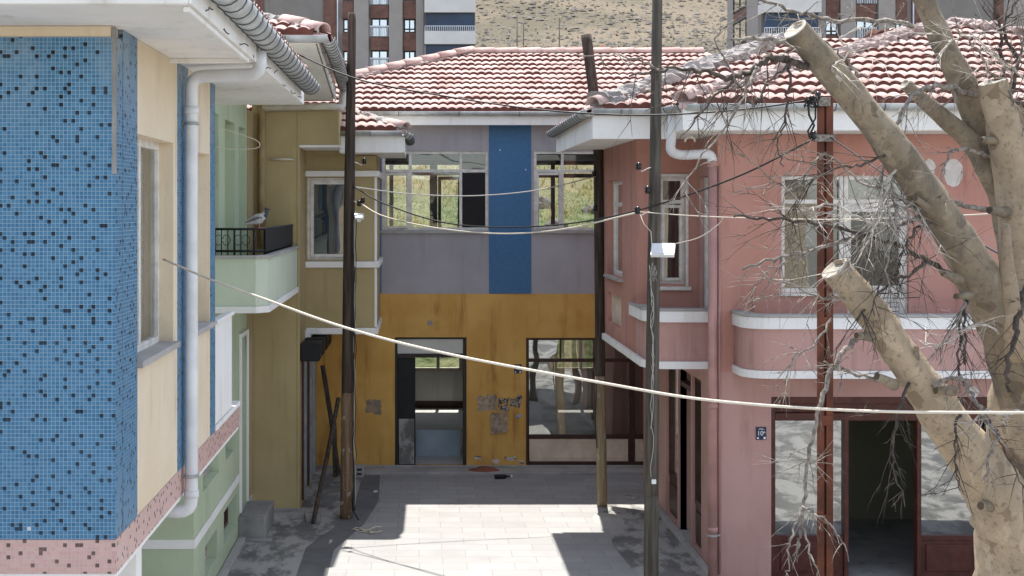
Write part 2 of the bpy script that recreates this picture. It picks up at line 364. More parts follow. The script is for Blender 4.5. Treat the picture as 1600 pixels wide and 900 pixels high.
M['dirty'] = asphalt('stained_concrete', (.13,.128,.124), (.19,.185,.178), (.34,.33,.315), .44)
def terrain_mat():
    m, nt, b = newmat('dry_hillside', .95); g = nd(nt, 'NewGeometry'); p = g.outputs['Position']
    sp = nd(nt, 'SeparateXYZ', {0: p})
    hill = mix(nt, ramp(nt, noi(nt, pos(nt, (.5, .5, 1)), .09, 7, .62), .42, .58), (.095,.08,.052), (.145,.115,.078))
    hill = mix(nt, mth(nt, 'MULTIPLY', ramp(nt, noi(nt, pos(nt, (.9, .35, 1.1)), 1.3, 8, .72), .52, .62), .6), hill, (.085,.072,.045))
    hill = mix(nt, ramp(nt, noi(nt, pos(nt, (1.3, .5, 1.5)), 1.1, 8, .72), .60, .66), hill, (.20,.175,.14))
    hill = mix(nt, ramp(nt, noi(nt, pos(nt, (1.6, .6, 1.8)), 1.4, 8, .75), .58, .64), hill, (.045,.04,.03))
    fz = ramp(nt, mth(nt, 'ADD', sp.outputs[1], mth(nt, 'MULTIPLY', noi(nt, p, .5, 5), 9.0)), 41.0, 47.5)
    field = mix(nt, fz, mix(nt, ramp(nt, noi(nt, p, 1.6, 6), .4, .62), (.085,.115,.04), (.14,.15,.07)), mix(nt, ramp(nt, noi(nt, p, .9, 6), .4, .6), (.185,.15,.075), (.15,.14,.065)))
    field = mix(nt, ramp(nt, noi(nt, p, 2.5, 7, .7), .55, .7), field, (.22,.19,.12))
    f = ramp(nt, mth(nt, 'ADD', sp.outputs[1], mth(nt, 'MULTIPLY', noi(nt, p, .1, 3), 20.0)), 62, 80)
    c = mix(nt, f, field, hill)
    f2 = ramp(nt, sp.outputs[1], 27.5, 29.5); c = mix(nt, f2, (.22,.2,.17), c)
    nt.links.new(c, b.inputs['Base Color']); bump(nt, b, noi(nt, p, 3, 6), .6, .3); return m
M['terrain'] = terrain_mat()
M['grass'] = simple('meadow_grass', (.15,.175,.085), .8, 0, .5, 3, 0)
M['straw'] = simple('dry_yellow_weeds', (.30,.25,.13), .8, 0, .4, 3, 0)
def blade(name, c):
    m = bpy.data.materials.new(name); m.use_nodes = True; nt = m.node_tree; nt.nodes.clear(); o = nd(nt, 'OutputMaterial')
    cc = mix(nt, ramp(nt, noi(nt, pos(nt), 1.3, 4), .35, .65), tuple(x * .7 for x in c), tuple(x * 1.25 for x in c))
    ms = nd(nt, 'MixShader', {0: .55, 1: nd(nt, 'BsdfDiffuse', {0: cc}).outputs[0], 2: nd(nt, 'BsdfTranslucent', {0: cc}).outputs[0]}); nt.links.new(ms.outputs[0], o.inputs[0]); return m
M['grass'] = blade('meadow_grass', (.15,.19,.07)); M['straw'] = blade('dry_yellow_weeds', (.33,.27,.10))
M['rock'] = simple('hill_rock', (.15,.135,.115), .9, 0, .5, .8)
M['redsoil'] = simple('red_soil', (.23,.085,.055), .95, 0, .3, 2)
M['gravel'] = simple('grey_gravel', (.2,.19,.185), .95, 0, .4, 8)

# ------------------------------------------------------------------ ground, paving, hillside
def gz(x, y):
    if y < 29: return 0.0
    if y < 34: t = (y - 29) / 5; z = 3.9 * (t * t * (3 - 2 * t))
    elif y < 110: z = 3.9 + .14 * (y - 34)
    else: z = 3.9 + .14 * 76 + .30 * (y - 110)
    n = noise.noise(Vector((x * .03, y * .03, 0))) * min(1, (y - 29) / 60) * 2.0
    if y > 100: n += noise.noise(Vector((x * .012, y * .012, 4))) * min(1, (y - 100) / 150) * 12
    return z + n * .8
gb = MB()
xs = [-420, -300, -220, -160, -120, -90, -70] + [-56 + 4 * i for i in range(29)] + [70, 90, 120, 160, 220, 300, 420]
ys = [-120, -60, -30, 0, 15, 26, 29] + [29.5 + .6 * i for i in range(9)] + [36, 39, 43, 48, 54, 60, 68, 76, 84, 92] + [100 + 6 * i for i in range(35)] + [330, 370, 420, 500, 600]
for y in ys:
    for x in xs: gb.v.append(Vector((x, y, gz(x, y))))
nx = len(xs)
for j in range(len(ys) - 1):
    for i in range(nx - 1):
        a = j * nx + i; gb.f.append([a, a+1, a+1+nx, a+nx]); gb.sm.append(True); gb.mi.append(0)
gb.build('ground', M['terrain'], kind='structure')
def sheet(name, poly, z, mat):
    b = MB(); b.add([(p[0], p[1], z) for p in poly], [tuple(range(len(poly)))]); return b.build(name, mat, kind='structure')
sheet('street_paving', [(-1.15,-18),(2.75,-18),(2.75,14.5),(2.58,17.0),(2.75,19.4),(4.6,19.45),(4.6,21.55),(-.66,21.55),(-.62,19.6),(-.78,18.2),(-1.12,16.8)], .008, M['slabs'])
sheet('asphalt_strip', [(-1.55,-18),(-1.15,-18),(-1.12,16.8),(-.78,18.2),(-.62,19.6),(-.66,21.55),(-.95,21.55),(-.98,19.6),(-1.2,18.0),(-1.5,16.9)], .008, M['asphalt'])
sheet('pavement', [(-9,-18),(-1.55,-18),(-1.5,16.9),(-1.2,18.0),(-.98,19.6),(-.95,21.55),(-9,21.55)], .012, M['dirty'])
sheet('verge', [(2.75,-18),(14,-18),(14,19.45),(2.75,19.4),(2.58,17.0),(2.75,14.5)], .012, M['dirty'])
b = MB(); b.box(-3.4, 9, 21.55, 21.99, 0, .05); b.build('sidewalk', M['kerb'], kind='structure', bev=.01)
b = MB(); b.box(3.50, 3.585, 14.2, 19.3, 0, .07); b.build('kerb', M['kerb'], kind='structure', bev=.01)
b = MB(); b.box(-2.44, -2.34, 13.5, 17.3, 0, .06); b.build('kerb', M['kerb'], kind='structure', bev=.01)

# ------------------------------------------------------------------ roof tools
def tile_slope(parent, e0, ud, vd, pitch, L, Rr, V, seed=0, mat=None, course=.31, per=.146):
    rg = random.Random(seed); mb = MB(); e0 = Vector(e0); ud = Vector(ud); vd = Vector(vd)
    nc = int(V / course + .999); ns = 6
    for i in range(nc):
        v0 = i * course; v1 = min(V, v0 + course); vm = v0 + (v1-v0) * .5
        l, r = L(vm), Rr(vm)
        if r - l < per: continue
        k0 = math.ceil(l / per * ns); k1 = math.floor(r / per * ns)
        off = rg.uniform(-.012, .012); rows = [[], [], []]
        tj = {}
        for k in range(k0, k1 + 1):
            u = k * per / ns; t = k // (ns * 2)
            if t not in tj: tj[t] = (rg.uniform(-.012, .012), rg.uniform(-.008, .010), rg.uniform(-.006, .006))
            dv, dz, dz2 = tj[t]
            ph = (k % ns) / ns; wv = .031 * max(0, math.sin(math.pi * ph)) ** .8 if True else 0
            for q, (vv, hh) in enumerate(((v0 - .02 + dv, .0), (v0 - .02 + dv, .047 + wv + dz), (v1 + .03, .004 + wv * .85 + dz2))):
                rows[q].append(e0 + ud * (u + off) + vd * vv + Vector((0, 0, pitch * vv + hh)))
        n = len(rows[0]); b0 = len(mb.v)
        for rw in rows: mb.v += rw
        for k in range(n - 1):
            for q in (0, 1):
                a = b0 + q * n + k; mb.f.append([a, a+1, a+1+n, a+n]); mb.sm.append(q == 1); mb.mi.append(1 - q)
    # solid deck beneath the tiles
    def pt(u, v, z): return e0 + ud * u + vd * v + Vector((0, 0, pitch * v + z))
    q = [pt(L(0), 0, -.005), pt(Rr(0), 0, -.005), pt(Rr(V), V, -.005), pt(L(V), V, -.005)]
    q2 = [p - Vector((0, 0, .06)) for p in q]
    mb.add(q + q2, [(0,1,2,3), (7,6,5,4), (0,4,5,1), (1,5,6,2), (2,6,7,3), (3,7,4,0)])
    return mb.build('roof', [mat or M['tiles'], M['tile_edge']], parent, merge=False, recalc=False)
def lerp_path(a, b, n): a, b = Vector(a), Vector(b); return [a.lerp(b, i / n) for i in range(n + 1)]
def mortar(parent, a, b, r, seed, mat, name='mortar_bed', amp=.5):
    a, b = Vector(a), Vector(b); n = max(10, int((b - a).length / .03)); pts = lerp_path(a, b, n); mb = MB(); m = 16; r = r * 1.12
    mb.tube(pts, r, m, True, False)
    for i, v in enumerate(mb.v):
        c = pts[min(i // m, n)]; q = v * 4.2 + Vector((seed, seed, 0))
        k = 1 + amp * (1.1 * noise.noise(q) + .9 * noise.noise(q * 2.2) + .7 * noise.noise(q * 5.3) + .5 * noise.noise(q * 10)) + .25 * noise.noise(Vector((v.x * 1.3, seed, v.y * 1.3)))
        d = (v - c) * k; d.z *= .5; mb.v[i] = c + d
    return mb.build(name, mat, parent, merge=False)
def ridge_caps(parent, a, b, r, seed, mat=None, gap=.36):
    a, b = Vector(a), Vector(b); L = (b - a).length; n = max(1, int(L / gap)); d = (b - a).normalized()
    side = d.cross(Vector((0, 0, 1))).normalized(); up = side.cross(d).normalized(); mb = MB(); rg = random.Random(seed); m = 9
    for i in range(n):
        s = a + d * (i * L / n); e = a + d * ((i + 1.12) * L / n); tw = rg.uniform(-.03, .03)
        r0, r1 = r * 1.12, r * .93; vs = []
        for p, rr in ((s, r0), (e, r1)):
            for k in range(m):
                an = math.pi * k / (m - 1) + tw; vs.append(p + side * math.cos(an) * rr + up * (math.sin(an) * rr))
            for k in range(m):
                an = math.pi * (m - 1 - k) / (m - 1) + tw; vs.append(p + side * math.cos(an) * (rr - .018) + up * (math.sin(an) * (rr - .018)))
        q = 2 * m; fs = [(k, (k+1) % q, q + (k+1) % q, q + k) for k in range(q)]
        fs += [(k, k+1, q-2-k, q-1-k) for k in range(m-1)] + [(q+k, q+q-1-k, q+q-2-k, q+k+1) for k in range(m-1)]
        mb.add(vs, fs, True)
    return mb.build('ridge_caps', mat or M['tiles'], parent, merge=False)
def gutter(parent, pts, r, seams=.0, mat=None):
    mb = MB(); mb.gutter(pts, r)
    if seams:
        sb = mb; sb.m = 1
        for a, b_ in zip(pts[:-1], pts[1:]):
            a, b_ = Vector(a), Vector(b_); n = max(1, int((b_ - a).length / seams)); d = (b_ - a).normalized()
            side = d.cross(Vector((0,0,1))).normalized()
            for i in range(n):
                c = a + (b_ - a) * ((i + .5) / n)
                sb.tube([c + side * math.cos(math.pi*k/8) * (r+.004) - Vector((0,0,1)) * math.sin(math.pi*k/8) * (r+.004) for k in range(9)], .006, 5)
    return mb.build('gutter', [mat or M['zinc'], M['zinc_dark']], parent, merge=False)
def window(parent, axis, c, u0, u1, z0, z1, us=(), zs=(), fw=.05, dep=.06, mat='frame', gl='glass', extra=(), pane=True):
    mb = MB()
    def bx(a, b_, d, e, p=0, q=None):
        q = dep if q is None else q
        if axis == 'x': mb.box(a, b_, c + p, c + q, d, e)
        else: mb.box(c + p, c + q, a, b_, d, e)
    bx(u0, u0 + fw, z0, z1); bx(u1 - fw, u1, z0, z1)
    bx(u0 + fw, u1 - fw, z0, z0 + fw); bx(u0 + fw, u1 - fw, z1 - fw, z1)
    for u in us: bx(u - fw/2, u + fw/2, z0 + fw, z1 - fw, .003, dep - .003)
    for z in zs: bx(u0 + fw, u1 - fw, z - fw/2, z + fw/2, .006, dep - .006)
    for (a, b_, d, e, t) in extra:        # sash frames
        bx(a, a+t, d, e, -.02, dep-.01); bx(b_-t, b_, d, e, -.02, dep-.01); bx(a+t, b_-t, d, d+t, -.02, dep-.01); bx(a+t, b_-t, e-t, e, -.02, dep-.01)
    o = mb.build('window', M[mat], parent, bev=.004)
    if pane:
        g = MB(); h = c + dep * .55; a, b_, d, e = u0 + fw*.5, u1 - fw*.5, z0 + fw*.5, z1 - fw*.5
        if axis == 'x': g.quad((a,h,d), (b_,h,d), (b_,h,e), (a,h,e))
        else: g.quad((h,a,d), (h,b_,d), (h,b_,e), (h,a,e))
        g.build('pane', M[gl], o)
    return o
def part(name, parent, mat, boxes, bev=.006):
    mb = MB()
    for bx in boxes: mb.box(*bx)
    return mb.build(name, M[mat], parent, bev=bev)
def pipe(parent, name, pts, r, mat, rings=(), brackets=(), n=14):
    mb = MB(); pts = [Vector(p) for p in pts]; out = [pts[0]]
    for i in range(1, len(pts) - 1):       # rounded elbows
        p, a, c = pts[i], pts[i-1], pts[i+1]; k = min(r * 2.0, (a-p).length * .45, (c-p).length * .45)
        p0 = p + (a-p).normalized() * k; p1 = p + (c-p).normalized() * k
        for t in (0, .25, .5, .75, 1): out.append(p0 * (1-t)**2 + p * 2*t*(1-t) + p1 * t*t)
    out.append(pts[-1]); mb.tube(out, r, n)
    for z0, z1, x, y in rings: mb.tube([(x, y, z0), (x, y, z1)], r * 1.14, n)
    o = mb.build(name, M[mat], parent, merge=False)
    if brackets:
        for x, y, z, dx in brackets:
            bb = MB(); bb.tube([(x, y, z - .012), (x, y, z + .012)], r * 1.22, n); bb.box(min(x, x+dx), max(x, x+dx), y - .012, y + .012, z - .01, z + .01)
            bb.build('bracket', M['zinc'], o, merge=False)
    return o
def hooks(parent, pts, seed):      # small wire hooks left along a fascia
    rg = random.Random(seed); mb = MB()
    for p in pts:
        p = Vector(p); q = [p]
        for k in range(5): q.append(q[-1] + Vector((rg.uniform(.0, .02), rg.uniform(-.02, .03), rg.uniform(-.015, .015))))
        mb.tube(q, .005, 5)
    return mb.build('hook', M['zinc_dark'], parent, merge=False)

# ------------------------------------------------------------------ far facade: ochre and grey building
D0 = 22.0; k0 = D0 / F
def X0(px): return (px - 655) * k0
def Z0(py): return CAMZ + (325 - py) * k0
mh = thing('shop_house', 'two storey house closing the street, ochre below and lilac grey above with blue mosaic strips', 'house', (1.4, D0, 0))
zs_ = Z0(459); zt = 5.93
dx0, dx1 = X0(617), X0(729); dz1 = Z0(527); sx0, sx1 = X0(822), X0(1100); sz1 = Z0(528)
b = MB(); b.wall('x', D0, .25, -3.5, 9, 0, zs_, [(dx0, dx1, .05, dz1), (sx0, sx1, .07, sz1)]); b.build('lower_wall', M['yellow'], mh)
wx0, wx1, wz0, wz1 = X0(597), X0(763), Z0(360), Z0(236); rx0, rx1 = X0(834), X0(1010)
b = MB(); b.wall('x', D0 + .002, .25, -3.5, 9, zs_, zt, [(wx0, wx1, wz0, wz1), (rx0, rx1, wz0, wz1)]); b.build('upper_wall', M['grey'], mh)
for a, c in ((X0(580), X0(596)), (X0(764), X0(830))):
    part('mosaic_strip', mh, 'deep_blue_tile', [(a, c, D0 - .012, D0 + .001, zs_ + .003, zt - .004)], 0)
# shell, floors, rear wall with windows; unseen end openings added to brighten the room
RY = 28.5
b = MB(); b.wall('x', RY, .08, -3.5, 9, 0, zt, [(X0(597)*1.3, 1.0, 3.9, 5.55), (2.5, 4.9, 3.9, 5.55), (-.2, .96, .87, 2.2), (3.0, 4.2, .87, 2.2), (5.2, 7.8, .5, 2.4), (-3.0, -1.2, .5, 2.4)]); b.build('rear_wall', M['interior'], mh)
part('side_wall', mh, 'grey', [(-3.5, -3.25, D0 + .26, RY - .002, 0, zt)], 0); part('side_wall', mh, 'grey', [(8.75, 9, D0 + .26, RY - .002, 0, zt)], 0)
part('inner_wall', mh, 'interior', [(1.50, 1.62, D0 + .27, RY - .01, 3.0, 5.8)], 0)
part('floor_slab', mh, 'interior', [(-3.24, 8.74, D0 + .26, RY - .003, 2.8, 3.0)], 0)
part('floor_slab', mh, 'interior', [(-3.24, 8.74, D0 + .26, RY - .003, .01, .05)], 0)
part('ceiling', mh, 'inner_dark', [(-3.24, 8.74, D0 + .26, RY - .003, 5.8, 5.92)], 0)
# windows
def sash(a, c, d=357, e=270): return (X0(a), X0(c), Z0(d), Z0(e), .04)
wl = window(mh, 'x', D0 + .03, wx0, wx1, wz0, wz1, [X0(641), X0(720)], [Z0(267)], .05, .06, 'frame', 'glass', [sash(601, 639)])
window(mh, 'x', D0 + .03, rx0, rx1, wz0, wz1, [X0(879), X0(945)], [Z0(267)], .05, .06, 'frame', 'glass', [sash(838, 877)])
part('black_board', mh, 'blackboard', [(X0(722), X0(759), D0 + .035, D0 + .05, wz0 + .04, Z0(270))], 0)
part('window_sill', mh, 'kerb', [(wx0 - .03, wx1 + .02, D0 - .05, D0 + .03, wz0 - .05, wz0 - .002)])
part('window_sill', mh, 'kerb', [(rx0 - .02, rx1 + .03, D0 - .05, D0 + .03, wz0 - .05, wz0 - .002)])
window(mh, 'x', RY + .005, X0(597)*1.3, 1.0, 3.9, 5.55, [-.62, .28, .36], [5.27], .09, .07, 'frame_dark', 'glass', [(.42, .93, 3.97, 5.2, .07)])
window(mh, 'x', RY + .005, 2.5, 4.9, 3.9, 5.55, [2.98, 4.05], [5.22], .09, .07, 'frame_dark', 'glass')
window(mh, 'x', RY + .005, -.2, .96, .87, 2.2, [.42], [], .07, .07, 'frame_beige', 'glass')
window(mh, 'x', RY + .005, 3.0, 4.2, .87, 2.2, [3.6], [], .07, .07, 'frame_beige', 'glass')
# shop door
fr = part('door_frame', mh, 'frame_dark', [(dx0, dx0 + .045, D0 + .02, D0 + .1, .06, dz1), (dx1 - .06, dx1, D0 + .02, D0 + .1, .06, dz1), (dx0 + .045, dx1 - .06, D0 + .02, D0 + .1, dz1 - .035, dz1),
    (dx0 + .045, dx1 - .06, D0 + .02, D0 + .1, Z0(559), Z0(553))])
part('transom_pane', fr, 'frost', [(dx0 + .045, dx1 - .06, D0 + .05, D0 + .06, Z0(553), dz1 - .035)], 0)
dl = part('door', mh, 'black', [(dx0 + .047, X0(649), D0 + .04, D0 + .085, .07, Z0(560))])
part('kick_panel', dl, 'dirty', [(dx0 + .07, X0(647), D0 + .034, D0 + .041, .09, Z0(655))], 0)
part('low_board', mh, 'bluepanel', [(X0(650), X0(722), D0 + .9, D0 + .93, .052, .53)], 0)
part('skirting', mh, 'brown', [(-3.2, 1.29, RY - .02, RY - .001, .051, .2)], 0)
# shop window
fb = [(sx0, sx0 + .05, D0 + .02, D0 + .1, .08, sz1), (sx0 + .05, sx1, D0 + .02, D0 + .1, sz1 - .04, sz1), (sx0 + .05, sx1, D0 + .025, D0 + .095, Z0(566), Z0(561)),
      (sx0 + .05, sx1, D0 + .02, D0 + .1, Z0(686), Z0(680)), (sx0 + .05, sx1, D0 + .02, D0 + .1, .08, Z0(722)),
      (X0(983), X0(992), D0 + .015, D0 + .105, .13, sz1 - .045), (X0(875), X0(877.5), D0 + .02, D0 + .09, Z0(561), sz1 - .04), (X0(931), X0(933.5), D0 + .02, D0 + .09, Z0(561), sz1 - .04)]
sf = part('shop_window', mh, 'brown', fb)
b = MB(); b.quad((sx0 + .03, D0 + .06, Z0(683)), (sx1, D0 + .06, Z0(683)), (sx1, D0 + .06, sz1 - .02), (sx0 + .03, D0 + .06, sz1 - .02)); b.build('pane', M['glass_shop'], sf)
for a, c in ((826, 982), (993, 1060)):
    pn = part('panel', sf, 'cream_panel', [(X0(a), X0(c), D0 + .045, D0 + .065, Z0(721.5), Z0(686.5))], 0)
    m1, m2, n1, n2 = X0(a + 5), X0(c - 5), Z0(717), Z0(691)
    part('moulding', sf, 'cream_panel', [(m1, m2, D0 + .036, D0 + .044, n2 - .012, n2), (m1, m2, D0 + .036, D0 + .044, n1, n1 + .012), (m1, m1 + .012, D0 + .036, D0 + .044, n1 + .012, n2 - .012), (m2 - .012, m2, D0 + .036, D0 + .044, n1 + .012, n2 - .012)], .003)
b = MB(); n = 60      # hanging curtain in folds behind the glass
for i in range(n + 1):
    x = X0(930) + (X0(1100) - X0(930)) * i / n; y = D0 + .3 + .03 * math.sin(i * 1.1) + .015 * math.sin(i * 2.7)
    b.v += [Vector((x, y, .1)), Vector((x, y, 2.2))]
for i in range(n): b.f.append([2*i, 2*i+2, 2*i+3, 2*i+1]); b.sm.append(True); b.mi.append(0)
b.build('curtain', M['curtain'], mh, recalc=False)
part('threshold', mh, 'kerb', [(-3.2, 9, D0 - .045, D0 - .001, .05, .085)], .008)
# torn posters and patches on the ochre wall
def scrap(parent, name, px0, px1, py0, py1, D, mat, seed, th=.004, jit=1.6):
    rg = random.Random(seed); pts = []
    for s_, (ax, ay, bx, by) in enumerate(((px0,py0,px1,py0), (px1,py0,px1,py1), (px1,py1,px0,py1), (px0,py1,px0,py0))):
        for i in range(7):
            t = i / 7; pts.append((ax + (bx-ax)*t + rg.uniform(-1, 1) * jit, ay + (by-ay)*t + rg.uniform(-1, 1) * jit))
    vs = [P(x, y, D) for x, y in pts]; n = len(vs); vf = [Vector((v.x, D - th, v.z)) for v in vs]; vb = [Vector((v.x, D - .0005, v.z)) for v in vs]
    mb = MB(); mb.add(vf + vb, [tuple(range(n))] + [(i, i+n, (i+1) % n + n, (i+1) % n) for i in range(n)]); return mb.build(name, M[mat], parent)
scrap(mh, 'torn_poster', 745, 777, 619, 642, D0, 'paper', 1, .004, 3); scrap(mh, 'torn_poster', 766, 793, 645, 676, D0, 'paper', 2, .03)
for i, (a, c, d, e) in enumerate(((778, 785, 622, 631), (786, 795, 622, 630), (779, 786, 633, 642), (787, 795, 632, 643), (797, 806, 623, 635), (807, 815, 618, 627), (805, 813, 629, 637))):
    scrap(mh, 'torn_poster', a, c, d, e, D0 - .0045 * 0, 'printed', 10 + i, .005)
scrap(mh, 'torn_poster', 806, 814, 647, 653, D0, 'bluepanel', 20)
scrap(mh, 'plaster_repair', 571, 595, 625, 646, D0, 'greypatch', 3, .004, 2.5); scrap(mh, 'bare_patch', 668, 676, 501, 508, D0, 'concrete', 4)
for i, (a, c) in enumerate(((742, 752), (768, 780), (790, 806), (812, 819))): scrap(mh, 'bare_patch', a, c, 713 + (i*5) % 9, 718 + (i*5) % 9, D0, 'bareplaster', 30 + i, .003)
# eave, gutter, roof
GE = 21.6; ez = CAMZ + 150 * GE / F
part('eave', mh, 'soffit', [(-3.9, 9.3, GE + .03, D0 + .3, zt + .004, ez - .06)], .01)
part('fascia', mh, 'soffit', [(-3.9, 9.3, GE + .005, GE + .028, zt - .03, ez - .02)], .004)
gutter(mh, [(-3.9, GE - .05, ez), (9.3, GE - .05, ez)], .07, 1.0)
pit = .38; Vr = 3.7
tile_slope(mh, (-3.6, GE - .03, ez + .01), (1,0,0), (0,1,0), pit, lambda v: v * 1.25, lambda v: 12.9 - v, Vr, 3)
tile_slope(mh, (9.3, 29.0, ez + .01), (-1,0,0), (0,-1,0), pit, lambda v: v, lambda v: 12.9 - v * 1.25, Vr, 4)
tile_slope(mh, (-3.6, 29.0, ez + .01), (0,-1,0), (1,0,0), pit * .8, lambda v: v * .8, lambda v: 7.43 - v * .8, 4.6, 5)
hip0 = Vector((-3.6, GE - .03, ez + .05)); hip1 = Vector((-3.6 + Vr * 1.25, GE - .03 + Vr, ez + .05 + pit * Vr)); rdg = Vector((9.3 - Vr, GE - .03 + Vr, hip1.z))
mortar(mh, hip0, hip1, .10, 1, M['mortar_pink'], amp=.35); ridge_caps(mh, hip0 + Vector((0,0,.02)), hip1 + Vector((0,0,.02)), .105, 2, gap=.42)
ridge_caps(mh, rdg + Vector((0,0,-.01)), hip1 + Vector((0,0,-.01)), .10, 3, gap=.42); mortar(mh, hip1, rdg, .075, 8, M['mortar_pink'], amp=.3)

# ------------------------------------------------------------------ blue mosaic house (left foreground)
DB = 8.3; XB = -1.97; bb0, bb1, bt = 2.13, 2.35, 5.68
bl = thing('mosaic_house', 'house corner in left foreground faced in blue mosaic with scattered black tiles', 'house', (-4.5, DB, 0))
b = MB(); b.wall('x', DB, .2, -8, XB, bb1, bt - .07); b.build('front_wall', M['blue_tile'], bl)
part('wall_top', bl, 'cream', [(-8, XB - .03, DB + .006, DB + .19, bt - .069, bt)], 0)
part('corner_trim', bl, 'concrete', [(XB - .022, XB + .004, DB - .004, DB + .02, 4.72, bt - .005)], .003)
w1 = (8.93, 10.25, 3.42, 5.02); w2 = (10.92, 12.02, 3.42, 5.0)
def sidew(y0, y1, mat, holes=(), out=0): 
    m = MB(); m.wall('y', XB + out - .2, .2, y0, y1, bb1, bt, holes); return m.build('side_wall', M[mat], bl)
sidew(DB + .2, 8.93, 'blue_tile', (), .004); sidew(8.93, 10.42, 'cream', [w1]); sidew(10.42, 10.88, 'blue_tile', (), .006)
sidew(10.88, 12.05, 'cream', [w2]); sidew(12.05, 12.32, 'blue_tile', (), .006)
b = MB(); b.box(-8, XB + .006, DB - .006, DB + .2, bb0, bb1 - .001); b.box(XB - .2, XB + .006, DB + .2, 13.97, bb0, bb1 - .001); b.build('mosaic_band', M['pink_tile'], bl)
part('floor_slab', bl, 'white', [(-8, XB - .002, DB + .004, 13.96, bb0 - .04, bb0 - .002)], .004)
part('inner_floor', bl, 'concrete', [(-8, XB - .21, DB + .21, 12.3, bb0 + .1, bb1 - .01)], 0)
part('rear_wall', bl, 'cream', [(-8, XB - .21, 12.12, 12.32, bb1, bt)], 0)
part('ledge', bl, 'white', [(XB - .6, XB + .02, 12.33, 13.96, bb1, bb1 + .05)], .008)
part('pillar', bl, 'white', [(-2.16, -2.02, 9.15, 9.32, 0, bb0 - .045)])
for i, wn_ in enumerate((w1, w2)):
    window(bl, 'y', XB - .17, wn_[0], wn_[1], wn_[2], wn_[3], [wn_[0] + .62], [], .06, .06, 'frame', 'glass')
    part('window_sill', bl, 'kerb', [(XB - .21, XB + .05, wn_[0] - .02, wn_[1] + .05, wn_[2] - .035, wn_[2] + .012)])
part('curtain', bl, 'blind', [(XB - .24, XB - .23, 8.95, 10.23, 3.45, 5.0)], 0)
fe = part('slat_screen', bl, 'white', [(XB - .02, XB + .005, 12.36 + i * .083, 12.36 + i * .083 + .07, bb1 + .06, 3.38) for i in range(13)], .004)
part('screen_rail', fe, 'white', [(XB - .05, XB + .03, 12.34, 13.46, 3.381, 3.42)])
# eave with soffit, fascia, gutter, downpipe
part('eave', bl, 'soffit', [(-8, -1.34, 7.45, 14.7, bt + .004, bt + .12)], .012)
part('soffit_batten', bl, 'soffit', [(-2.0, -1.38, 10.1, 10.14, bt - .035, bt + .003), (-1.385, -1.345, 7.5, 10.14, bt - .03, bt + .003)], .006)
part('fascia', bl, 'soffit', [(-8, -1.34, 7.43, 7.448, bt + .006, bt + .24), (-1.339, -1.322, 7.43, 14.7, bt + .006, bt + .26)], .005)
gutter(bl, [(-1.235, 7.4, bt + .21), (-1.21, 14.35, bt + .19)], .105, .27)
gutter(bl, [(-8, 7.36, bt + .25), (-1.24, 7.36, bt + .25)], .07, .8)
hooks(bl, [(-1.335, 7.9 + i * .75, bt + .03) for i in range(9)], 5)
pipe(bl, 'downpipe', [(-1.30, 10.45, bt + .1), (-1.30, 10.45, bt - .09), (-1.89, 10.62, bt - .09), (-1.89, 10.62, 1.98), (-2.15, 10.62, 1.98)], .054, 'pvc',
     [(5.28, 5.34, -1.89, 10.62), (2.1, 2.16, -1.89, 10.62)], [(-1.89, 10.62, 5.2, -.09), (-1.89, 10.62, 2.28, -.09)])
tile_slope(bl, (-8, 7.4, bt + .3), (1,0,0), (0,1,0), .38, lambda v: 0, lambda v: 6.75 - v, 3.3, 21)
tile_slope(bl, (-1.25, 7.4, bt + .3), (0,1,0), (-1,0,0), .38, lambda v: v, lambda v: 6.9 - v, 3.3, 22)

# ------------------------------------------------------------------ green house behind it
XG = -2.45
gh = thing('green_house', 'mint green house behind the blue mosaic corner with a projecting balcony and white band', 'house', (-5, 13.9, 0))
nw = [(15.28, 15.62, 3.35, 5.64), (16.15, 17.0, 3.35, 5.62), (17.4, 18.05, 3.35, 5.61)]
bw = [(14.65, 15.5, .27, .62), (16.05, 17.15, .28, .68), (14.5, 15.65, 1.28, 1.9), (16.2, 16.9, 1.3, 1.9), (17.5, 18.15, .34, 2.72)]
b = MB(); b.wall('y', XG - .25, .25, 14.15, 18.2, 0, 6.3, nw + bw); b.build('side_wall', M['green'], gh)
b = MB(); b.wall('x', 13.9, .25, -8, XG, 0, 6.0); b.build('front_wall', M['green'], gh)
for a, c, d, e in nw: part('window_recess', gh, 'pale_green', [(XG - .2, XG - .14, a, c, d, e)], 0)
for i, (a, c, d, e) in enumerate(bw[:4]):
    window(gh, 'y', XG - .16, a, c, d, e, [], [], .05, .05, 'frame_beige' if i % 2 == 0 else 'red_brown', 'glass_dark')
b = MB()
b.box(-8, XG + .02, 13.88, 13.899, .80, .90); b.box(XG + .001, XG + .02, 13.9, 17.35, .80, .90); b.build('white_band', M['white'], gh, bev=.004)
dr = part('door', gh, 'greymetal', [(XG - .10, XG - .06, 17.52, 18.13, .35, 2.7)])
part('door_panel', dr, 'zinc', [(XG - .059, XG - .05, 17.6, 18.05, 1.5, 2.6), (XG - .059, XG - .05, 17.6, 18.05, .5, 1.35)])
part('door_frame', gh, 'white', [(XG - .02, XG + .03, 17.44, 17.5, .34, 2.78), (XG - .02, XG + .03, 18.15, 18.2, .34, 2.78), (XG - .02, XG + .03, 17.5, 18.15, 2.72, 2.78)])
part('step', gh, 'concrete', [(XG, -2.08, 17.3, 18.35, .0, .31), (XG, -1.98, 17.2, 17.29, 0, .05)], .015)
